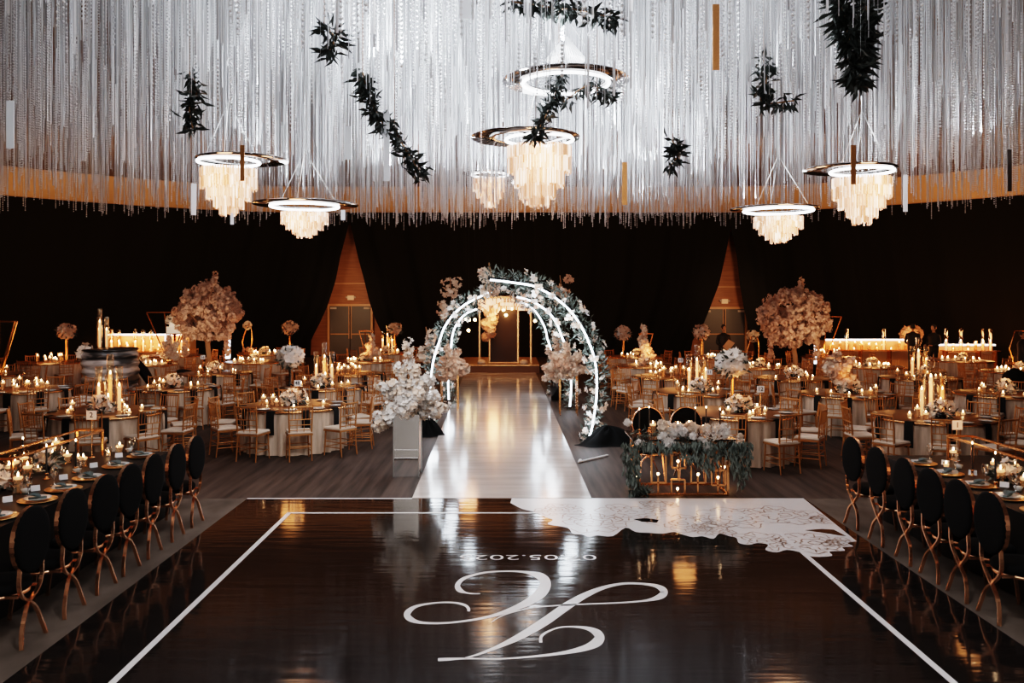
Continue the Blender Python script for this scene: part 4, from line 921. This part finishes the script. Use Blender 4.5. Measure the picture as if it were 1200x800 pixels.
# ================================================================== PEOPLE
def person(loc, rz, label, pose='stand', hold=None):
    o = empty('person', loc, rz); tag(o, label, 'person')
    V = [(0, 0, .95, .15, .11), (0, .01, 1.15, .15, .105), (0, .01, 1.36, .165, .11), (0, .015, 1.47, .07, .065), (0, .0, 1.56, .055, .055),
         (-.19, .01, 1.40, .06, .06), (-.25, .02, 1.14, .045, .045), (-.17, -.20, 1.04, .036, .036), (-.10, -.29, 1.06, .03, .022),
         (.19, .01, 1.40, .06, .06), (.25, .02, 1.14, .045, .045), (.17, -.20, 1.04, .036, .036), (.10, -.29, 1.06, .03, .022),
         (-.09, 0, .90, .09, .09), (-.10, -.01, .50, .062, .062), (-.10, .02, .09, .045, .045), (-.105, -.13, .035, .04, .03),
         (.09, 0, .90, .09, .09), (.10, -.01, .50, .062, .062), (.10, .02, .09, .045, .045), (.105, -.13, .035, .04, .03)]
    E = [(0, 1), (1, 2), (2, 3), (3, 4), (2, 5), (5, 6), (6, 7), (7, 8), (2, 9), (9, 10), (10, 11), (11, 12), (0, 13), (13, 14), (14, 15), (15, 16), (0, 17), (17, 18), (18, 19), (19, 20)]
    for s, b0 in ((-1, 8), (1, 12)):   # fingers and thumb
        for k in range(4):
            i = len(V); x0 = s*.10-s*.004; V.append((x0+s*(-.018+.012*k)*1.3, -.335+.004*abs(k-1), 1.065, .011, .011)); V.append((x0+s*(-.018+.012*k)*1.4-s*.006, -.365+.006*abs(k-1), 1.05, .009, .009)); E += [(b0, i), (i, i+1)]
        i = len(V); V.append((s*.06, -.31, 1.085, .011, .011)); E.append((b0, i))
    me = bpy.data.meshes.new('body'); me.from_pydata([v[:3] for v in V], E, []); bo = bpy.data.objects.new('body', me); COL.objects.link(bo)
    sk = bo.modifiers.new('s', 'SKIN'); sk.use_smooth_shade = True
    for i, v in enumerate(V): me.skin_vertices[0].data[i].radius = v[3:5]
    me.skin_vertices[0].data[0].use_root = True
    bo.modifiers.new('u', 'SUBSURF').levels = 1
    dg = bpy.context.evaluated_depsgraph_get(); nm = bpy.data.meshes.new_from_object(bo.evaluated_get(dg)); bpy.data.objects.remove(bo)
    hb = MB()
    def hf(u, v):
        a = 2*PI*u; e = PI*v; x = math.sin(e)*math.cos(a); y = math.sin(e)*math.sin(a); z = -math.cos(e)
        w = .076*(1-.18*max(0, -z)); nose = .022*math.exp(-((x/.16)**2+((z+.1)/.22)**2)) if y < 0 else 0
        eye = -.006*(math.exp(-(((abs(x)-.4)/.18)**2+((z-.08)/.14)**2)) if y < 0 else 0); mouth = -.004*math.exp(-((x/.3)**2+((z+.48)/.06)**2)) if y < 0 else 0
        return (x*w, (y*.092)-nose-eye-mouth, 1.66+z*.118)
    hb.grid(hf, 28, 20, cu=True)
    for s in (-1, 1): hb.ball((s*.077, .01, 1.655), .022, 8, 6, 0, 1.5)
    import bmesh
    bm = bmesh.new(); bm.from_mesh(nm); hm = hb.mesh('h', 'skin'); bm.from_mesh(hm); bm.to_mesh(nm); bm.free()
    nm.materials.clear(); nm.materials.append(M['suit']); nm.materials.append(M['skin'])
    for p in nm.polygons:
        c = p.center; p.material_index = 1 if (c.z > 1.49 or c.y < -.255 and c.z > .9) else 0; p.use_smooth = True
    ob = bpy.data.objects.new('body', nm); COL.objects.link(ob); ob.parent = o
    b = MB()
    def hr(u, v):
        a = 2*PI*u; e = PI*.62*v; x = math.sin(e)*math.cos(a); y = math.sin(e)*math.sin(a); z = math.cos(e)
        if y < -.1: y *= .86
        return (x*.086, y*.106+.008, 1.672+z*.125-.0*v)
    b.grid(hr, 24, 10, cu=True); h = b.build('hair', 'hair', o)
    b = MB()   # jacket as its own shell
    b.lathe([(.155, .80), (.165, .95), (.160, 1.15), (.185, 1.35), (.15, 1.43), (.07, 1.485)], 20); b.v = [(x*1.08, y*.80+.01, z) for x, y, z in b.v]; b.build('jacket', 'suit', o)
    return o
p = P(855, 395, 28.8); person((p.x, 29.6, .002), .2, 'dark-haired person in black holding a tan folder by the right double doors')
f_ = MB(); f_.box((0, 0, 0), (.26, .02, .34)); f_ = f_.build('tan_folder', 'paper', None, (p.x+.07, 29.6-.40, 1.10), .2); f_.rotation_euler = (.5, .5, .2); tag(f_, 'tan folder held by the person in black', 'folder')
p = P(1094, 400, 29.8); person((p.x, 29.8, .002), -1.1, 'person in a black suit seen side-on before the right bar')
p = P(1076, 400, 30); person((p.x, 30.4, .002), 2.6, 'second person in black leaning at the right bar'); 
p = P(1199, 400, 24.5); person((p.x, 24.5, .002), 1.2, 'person in black standing at the far right edge of the room')
# ================================================================== CHANDELIERS
CH = []
def chandelier(px, py, D, disc, ring, doff, tiers, label, leafy=False, ringz=0.):
    c = P(px, py, D); CH.append((c.x+(doff if disc else 0), D, (disc or ring)+.04)); CH.append((c.x, D, ring+.05)); o = empty('ring_chandelier', c); tag(o, label, 'chandelier')
    if disc:
        b = MB(); b.lathe([(ring*.92, .028), (disc, .028), (disc, .042), (ring*.92, .042), (ring*.92, .028)], 56, (doff, 0, 0)); b.build('mirror_disc', 'disc', o)
    b = MB(); b.tube([(ring*math.cos(2*PI*k/48), ring*math.sin(2*PI*k/48), 0) for k in range(48)], .021, 8, closed=True); b.build('led_ring', 'ledring', o)
    if tiers:
        for i, (r, z0, z1) in enumerate(tiers):
            b = MB(); n = max(10, int(2*PI*r/.040))
            for lay, (q, w_) in enumerate(((1., .021), (.90, .024))):
                for k in range(n):
                    if R.random() < .12: continue
                    a = 2*PI*(k+.5*lay)/n; e_ = z1-R.choice((0, .0, .02, .035)); zm = z0-(z0-e_)*R.uniform(.42, .5); mi = R.choice((0, 0, 1, 2))
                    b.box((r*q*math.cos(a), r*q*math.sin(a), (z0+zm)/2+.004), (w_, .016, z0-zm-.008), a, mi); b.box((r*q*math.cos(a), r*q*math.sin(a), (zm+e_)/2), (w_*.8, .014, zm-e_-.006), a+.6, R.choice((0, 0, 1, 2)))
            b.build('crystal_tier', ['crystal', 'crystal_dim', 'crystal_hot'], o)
        b = MB(); b.lathe([(.001, -.10), (.14, -.12), (.14, tiers[-1][1]), (.001, tiers[-1][1])], 10); b.build('lamp_core', mat('lamp_core', (1, .8, .6), .5, emit=(1, .66, .46), es=5), o)
        light('POINT', c+Vector((0, -.7, -.35)), 26, (1, .56, .30), .2)
    b = MB()
    for k in range(3):
        a = k*2.09; b.tube([(ring*math.cos(a), ring*math.sin(a), .02), (0, 0, .9)], .006, 4)
    b.tube([(0, 0, .9), (0, 0, 7.75-c.z)], .012, 5); b.build('cable', 'steel', o)
    light('POINT', c+Vector((0, 0, .5)), 30, (.9, .95, 1), .3)
T3 = lambda r, h: [(r, -.10, -.10-h*.42), (r*.78, -.12, -.10-h*.66), (r*.52, -.14, -.10-h*.86), (r*.32, -.16, -.10-h)]
chandelier(663, 98, 11.2, .83, .565, 0.0, None, 'large smoked-mirror disc with a white light ring, nearest the dance floor')
chandelier(268, 190, 12.6, .66, .44, .20, T3(.40, .66), 'nearer crystal ring chandelier over the left tables')
chandelier(357, 242, 13.8, .84, .54, .02, T3(.37, .38), 'farther crystal ring chandelier over the left tables')
chandelier(1010, 201, 12.6, .66, .44, -.18, T3(.41, .66), 'nearer crystal ring chandelier over the right tables')
chandelier(912, 247, 13.8, .70, .54, -.06, T3(.38, .40), 'farther crystal ring chandelier over the right tables')
chandelier(632, 164, 12.2, .78, .48, -.2, T3(.45, .84), 'wide crystal ring chandelier over the runner, second from the dance floor')
chandelier(620, 214, 23.2, .66, .46, -.08, T3(.34, .5), 'farthest ring chandelier over the white runner, right of its twin')
chandelier(574, 205, 21.6, .62, .46, -.08, T3(.42, .7), 'far ring chandelier over the white runner, left of its twin')
# cone of crystals above the first disc
o = empty('hanging_crystal_cone', P(663, 76, 11.2)); tag(o, 'white cone of crystal strings hanging above the large mirror disc', 'chandelier')
b = MB()
for k in range(46):
    a = 2*PI*k/46; b.bar((.26*math.cos(a), .26*math.sin(a), .06), (.02*math.cos(a), .02*math.sin(a), .36), .016)
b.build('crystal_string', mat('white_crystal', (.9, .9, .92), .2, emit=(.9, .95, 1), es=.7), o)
# ================================================================== HANGING GREENERY AND STRIPS
def greenery(pts, D, label, n, mi='hangleaf', L=.17):
    D *= 1.18 if D > 8 else 1.13; n = int(n*2.2)
    w = [P(x, y, D) for x, y in pts]; o = empty('hanging_greenery', w[0]); tag(o, label, 'greenery'); w = [q-o.location for q in w]
    path = smooth_path(w, 6); b = MB(); b.tube(path, .010, 5); b.tube([path[0], path[0]+Vector((0, 0, 7.75-o.location.z-path[0].z))], .004, 4); b.build('stem', 'trunk', o)
    b = MB()
    for _ in range(n):
        i = R.randrange(len(path)-1); q = path[i].lerp(path[i+1], R.random()); b.leaf(q+rv()*.09*R.random(), rv()+Vector((0, 0, -.5)), L*R.uniform(.6, 1.2), L*.26, rv())
    b.build('foliage', mi, o)
greenery([(222, 85), (232, 105), (222, 125), (226, 150)], 8.5, 'dark leafy sprig hanging in the fringe above the left tables', 70)
greenery([(425, 85), (430, 105), (440, 130), (455, 155)], 8.5, 'dark leafy garland hanging left of centre in the fringe', 110)
greenery([(462, 150), (475, 175), (485, 190), (492, 205)], 8.6, 'lower leafy sprig hanging left of the middle chandelier', 60)
greenery([(655, 85), (652, 105), (645, 125), (632, 150), (625, 160)], 9.6, 'leafy garland hanging through the large mirror disc', 120)
greenery([(700, 110), (715, 112), (690, 100), (660, 120)], 9.6, 'leafy spray along the rim of the large mirror disc', 60)
greenery([(600, 2), (640, 8), (680, 12), (720, 22)], 7.6, 'dark leafy branch at the top of the fringe', 90)
greenery([(985, 0), (992, 30), (998, 60), (1005, 95)], 7.4, 'long dark leafy garland in the fringe above the right tables', 170, L=.2)
greenery([(1015, 0), (1015, 30), (1010, 60), (1004, 92)], 7.5, 'second strand of the long dark garland above the right tables', 120, L=.2)
greenery([(895, 70), (898, 95), (893, 120), (930, 118)], 8.5, 'thin leafy sprig in the fringe right of centre', 70)
greenery([(788, 165), (795, 180), (785, 195)], 9.0, 'small dusky sprig hanging right of the middle chandelier', 40)
greenery([(380, 30), (392, 45), (384, 62)], 7.6, 'small grey sprig high in the fringe left of centre', 40)
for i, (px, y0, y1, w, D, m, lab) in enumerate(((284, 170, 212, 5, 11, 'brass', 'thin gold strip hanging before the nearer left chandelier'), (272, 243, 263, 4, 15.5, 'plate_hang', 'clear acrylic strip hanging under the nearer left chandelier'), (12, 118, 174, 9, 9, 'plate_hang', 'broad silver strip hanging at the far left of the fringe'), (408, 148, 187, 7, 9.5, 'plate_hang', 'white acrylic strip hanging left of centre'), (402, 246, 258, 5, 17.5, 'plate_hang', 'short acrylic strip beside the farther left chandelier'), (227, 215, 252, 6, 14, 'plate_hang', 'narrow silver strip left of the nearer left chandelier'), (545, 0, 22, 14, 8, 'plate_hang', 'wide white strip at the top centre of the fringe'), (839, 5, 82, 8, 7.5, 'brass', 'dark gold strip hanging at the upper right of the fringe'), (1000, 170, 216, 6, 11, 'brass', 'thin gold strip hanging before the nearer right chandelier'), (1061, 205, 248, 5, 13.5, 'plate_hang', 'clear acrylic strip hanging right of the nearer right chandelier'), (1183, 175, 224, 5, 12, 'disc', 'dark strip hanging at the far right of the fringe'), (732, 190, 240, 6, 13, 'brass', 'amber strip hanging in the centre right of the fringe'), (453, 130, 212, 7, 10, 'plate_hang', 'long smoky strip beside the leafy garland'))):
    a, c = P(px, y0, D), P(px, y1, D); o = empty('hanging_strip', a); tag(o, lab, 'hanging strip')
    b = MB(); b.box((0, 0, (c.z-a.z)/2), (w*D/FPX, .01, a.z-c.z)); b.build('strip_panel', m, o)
    b = MB(); b.tube([(0, 0, 0), (0, 0, 7.75-a.z)], .003, 4); b.build('cord', 'steel', o)
# ================================================================== FRINGE OF RIBBONS AND BEADS
rg = np.random.default_rng(11)
def plan(n, d0, d1, hx):
    x = rg.uniform(-hx, hx, n*3); y = rg.uniform(d0, d1, n*3)
    lim = 24.2-.062*x**2
    k = (y < lim)
    for a, c, r_ in CH: k &= (x-a)**2+(y-c)**2 > r_*r_
    return x[k][:n], y[k][:n]
ZC = 7.74
def quads(name, x, y, zb, w, m, label):
    n = len(x); a = rg.uniform(0, PI, n); dx = np.cos(a)*w/2; dy = np.sin(a)*w/2
    sway = rg.normal(0, .012, (n, 2))
    v = np.empty((n, 4, 3)); v[:, 0] = np.c_[x-dx+sway[:, 0], y-dy+sway[:, 1], zb]; v[:, 1] = np.c_[x+dx+sway[:, 0], y+dy+sway[:, 1], zb]; v[:, 2] = np.c_[x+dx, y+dy, np.full(n, ZC)]; v[:, 3] = np.c_[x-dx, y-dy, np.full(n, ZC)]
    me = bpy.data.meshes.new(name); me.vertices.add(4*n); me.vertices.foreach_set('co', v.reshape(-1)); me.loops.add(4*n); me.loops.foreach_set('vertex_index', np.arange(4*n, dtype=np.int32))
    me.polygons.add(n); me.polygons.foreach_set('loop_start', np.arange(0, 4*n, 4, dtype=np.int32)); me.polygons.foreach_set('loop_total', np.full(n, 4, dtype=np.int32)); me.materials.append(M[m]); me.update(); me.validate()
    o = bpy.data.objects.new(name, me); COL.objects.link(o); tag(o, label, 'ceiling fringe', None, 'stuff'); return o
x, y = plan(10500, 5.2, 24.4, 10.8)
edge = 24.2-.062*x**2-y
zb = 4.98+.035*np.abs(x)+rg.uniform(-.22, .35, len(x))+rg.choice([0, .5, 1.0], len(x), p=[.7, .2, .1])
quads('hanging_ribbon_fringe', x, y, zb, rg.choice([.006, .010, .016, .022], len(x), p=[.4, .3, .2, .1]), 'tinsel', 'dense fringe of silver ribbon strands hanging from the ceiling')
OCT = np.array([[1, 0, 0], [0, 1, 0], [-1, 0, 0], [0, -1, 0], [0, 0, 1.1], [0, 0, -1.1]], float)
OF = np.array([[0, 1, 4], [1, 2, 4], [2, 3, 4], [3, 0, 4], [1, 0, 5], [2, 1, 5], [3, 2, 5], [0, 3, 5]])
def beads(name, x, y, zb, zt, r, step, m, label):
    C = []; RR = []
    for i in range(len(x)):
        z = np.arange(zb[i], zt[i], step[i]); C.append(np.c_[np.full(len(z), x[i]), np.full(len(z), y[i]), z]); RR.append(np.full(len(z), r[i])*rg.uniform(.8, 1.15, len(z)))
    C = np.concatenate(C); RR = np.concatenate(RR); n = len(C)
    v = C[:, None, :]+OCT[None]*RR[:, None, None]; f = (OF[None]+6*np.arange(n)[:, None, None]).reshape(-1).astype(np.int32)
    me = bpy.data.meshes.new(name); me.vertices.add(6*n); me.vertices.foreach_set('co', v.reshape(-1)); me.loops.add(24*n); me.loops.foreach_set('vertex_index', f)
    me.polygons.add(8*n); me.polygons.foreach_set('loop_start', np.arange(0, 24*n, 3, dtype=np.int32)); me.polygons.foreach_set('loop_total', np.full(8*n, 3, dtype=np.int32)); me.materials.append(M[m]); me.update(); me.validate()
    o = bpy.data.objects.new(name, me); COL.objects.link(o); tag(o, label, 'ceiling fringe', None, 'stuff'); return n
x, y = plan(900, 5.6, 14.5, 10.0)
zb = 4.9+rg.uniform(-.1, 1.4, len(x))
N1 = beads('hanging_bead_fringe', x, y, zb, np.minimum(7.7, 2.62+.47*y), rg.uniform(.012, .021, len(x)), rg.uniform(.042, .06, len(x)), 'bead', 'strings of clear crystal beads hanging among the ribbons')
x, y = plan(3600, 10, 24.4, 11.6)
k = (np.abs(x) > 5.5) | (y > 18.5) | (rg.random(len(x)) < .15); x, y = x[k], y[k]
zb = 4.60-.02*np.abs(x)+rg.uniform(0, .5, len(x))
N2 = beads('hanging_bead_edge_fringe', x, y, zb, np.minimum(7.7, zb+rg.uniform(1.0, 2.2, len(x))), rg.uniform(.012, .017, len(x)), rg.uniform(.030, .042, len(x)), 'bead', 'longer crystal bead strings along the outer edge of the fringe')
print('BEADS', N1, N2, 'CHAIRS', NCH)
b = MB(); b.grid(lambda u, v: ((u-.5)*14.5, 3+19*v, 7.66-.10*abs(math.sin(u*PI*7))), 56, 2); tag(b.build('added_ceiling_cloth', 'sheer'), 'pale sheer cloth added above the fringe to whiten its centre', 'ceiling cloth', None, 'structure')  # added pale sheet behind the strands, whitens the gaps between them
# ================================================================== LIGHT
for X, Y, pw in ((-4, 12, 20), (0, 11, 20), (4, 12, 20), (-2, 16, 30), (2.5, 16, 30)):
    light('AREA', (X, Y, 7.45), pw, (.90, .95, 1), 2.2)
for k in range(26):             # unseen cool lights added low in the fringe, aimed up to brighten it
    X = R.gauss(0, 2.9); Y = R.uniform(8.6, 18.5)
    light('AREA', (X, Y, R.uniform(4.75, 5.3)), 70*max(.22, 1-.13*abs(X))*(.6 if Y < 10.5 else 1), (.86, .93, 1), .35).rotation_euler = (PI, 0, 0)
for k in range(8):  # further unseen cool lights added among the strands
    light('POINT', (R.gauss(0, 2.6), R.uniform(11, 17), R.uniform(5.6, 6.3)), 26, (.86, .93, 1), .12)
for X in (-15, -9, -3, 3, 9, 15):      # warm uplight on the ceiling and bulkhead
    o = light('AREA', (X, 27-.25*max(0, abs(X)-9), 5.2), 150, (1, .60, .32), 1.0); aim(o, (X*1.1, 32, 7.7))
for X in (-13, 13):
    o = light('AREA', (X, 15, 5.2), 110, (1, .52, .22), 1.0); aim(o, (X*.9, 18, 7.7))
for X in (-20.5, -17.2, -15.2, 19.5):      # unseen dim lights added low down to bring out the drape folds
    light('POINT', (X, yplan(X)-.55, .35), 14, WARM, .1)
for X in (-7.6, 10.2):          # light on the timber wall by the doors
    o = light('SPOT', (X+.3, 36.5, 2.6), 150, (1, .62, .36), .2, spot_size=1.5, spot_blend=.9); aim(o, (X, 41, 2.6))
o = light('AREA', (0, -.3, 6.2), 500, (1, .93, .86), 2.5); aim(o, (0, -3, 1.6))   # the lit white drape behind the camera
light('AREA', (.2, 4.2, 7.3), 300, (.93, .95, 1), 1.6)   # unseen light added to brighten the dance floor lettering
w = bpy.data.worlds.new('World'); SC.world = w; w.use_nodes = True
w.node_tree.nodes['Background'].inputs[0].default_value = (.5, .55, .65, 1); w.node_tree.nodes['Background'].inputs[1].default_value = .006
proto_done()
cam = bpy.data.cameras.new('Camera'); co = bpy.data.objects.new('Camera', cam); COL.objects.link(co); SC.camera = co
co.location = (0, 0, HC); co.rotation_euler = (PI/2, 0, 0); cam.sensor_width = 36; cam.lens = 36*FPX/1200
cam.shift_x = 2/1200; cam.shift_y = -48/1200; cam.clip_end = 200
SC.view_settings.view_transform = 'Filmic'; SC.view_settings.look = 'High Contrast'; SC.view_settings.exposure = 0.0
SC.cycles.max_bounces = 6; SC.cycles.diffuse_bounces = 2; SC.cycles.glossy_bounces = 3; SC.cycles.transparent_max_bounces = 16
SC.cycles.sample_clamp_indirect = 4.0; SC.cycles.caustics_reflective = False; SC.cycles.caustics_refractive = False
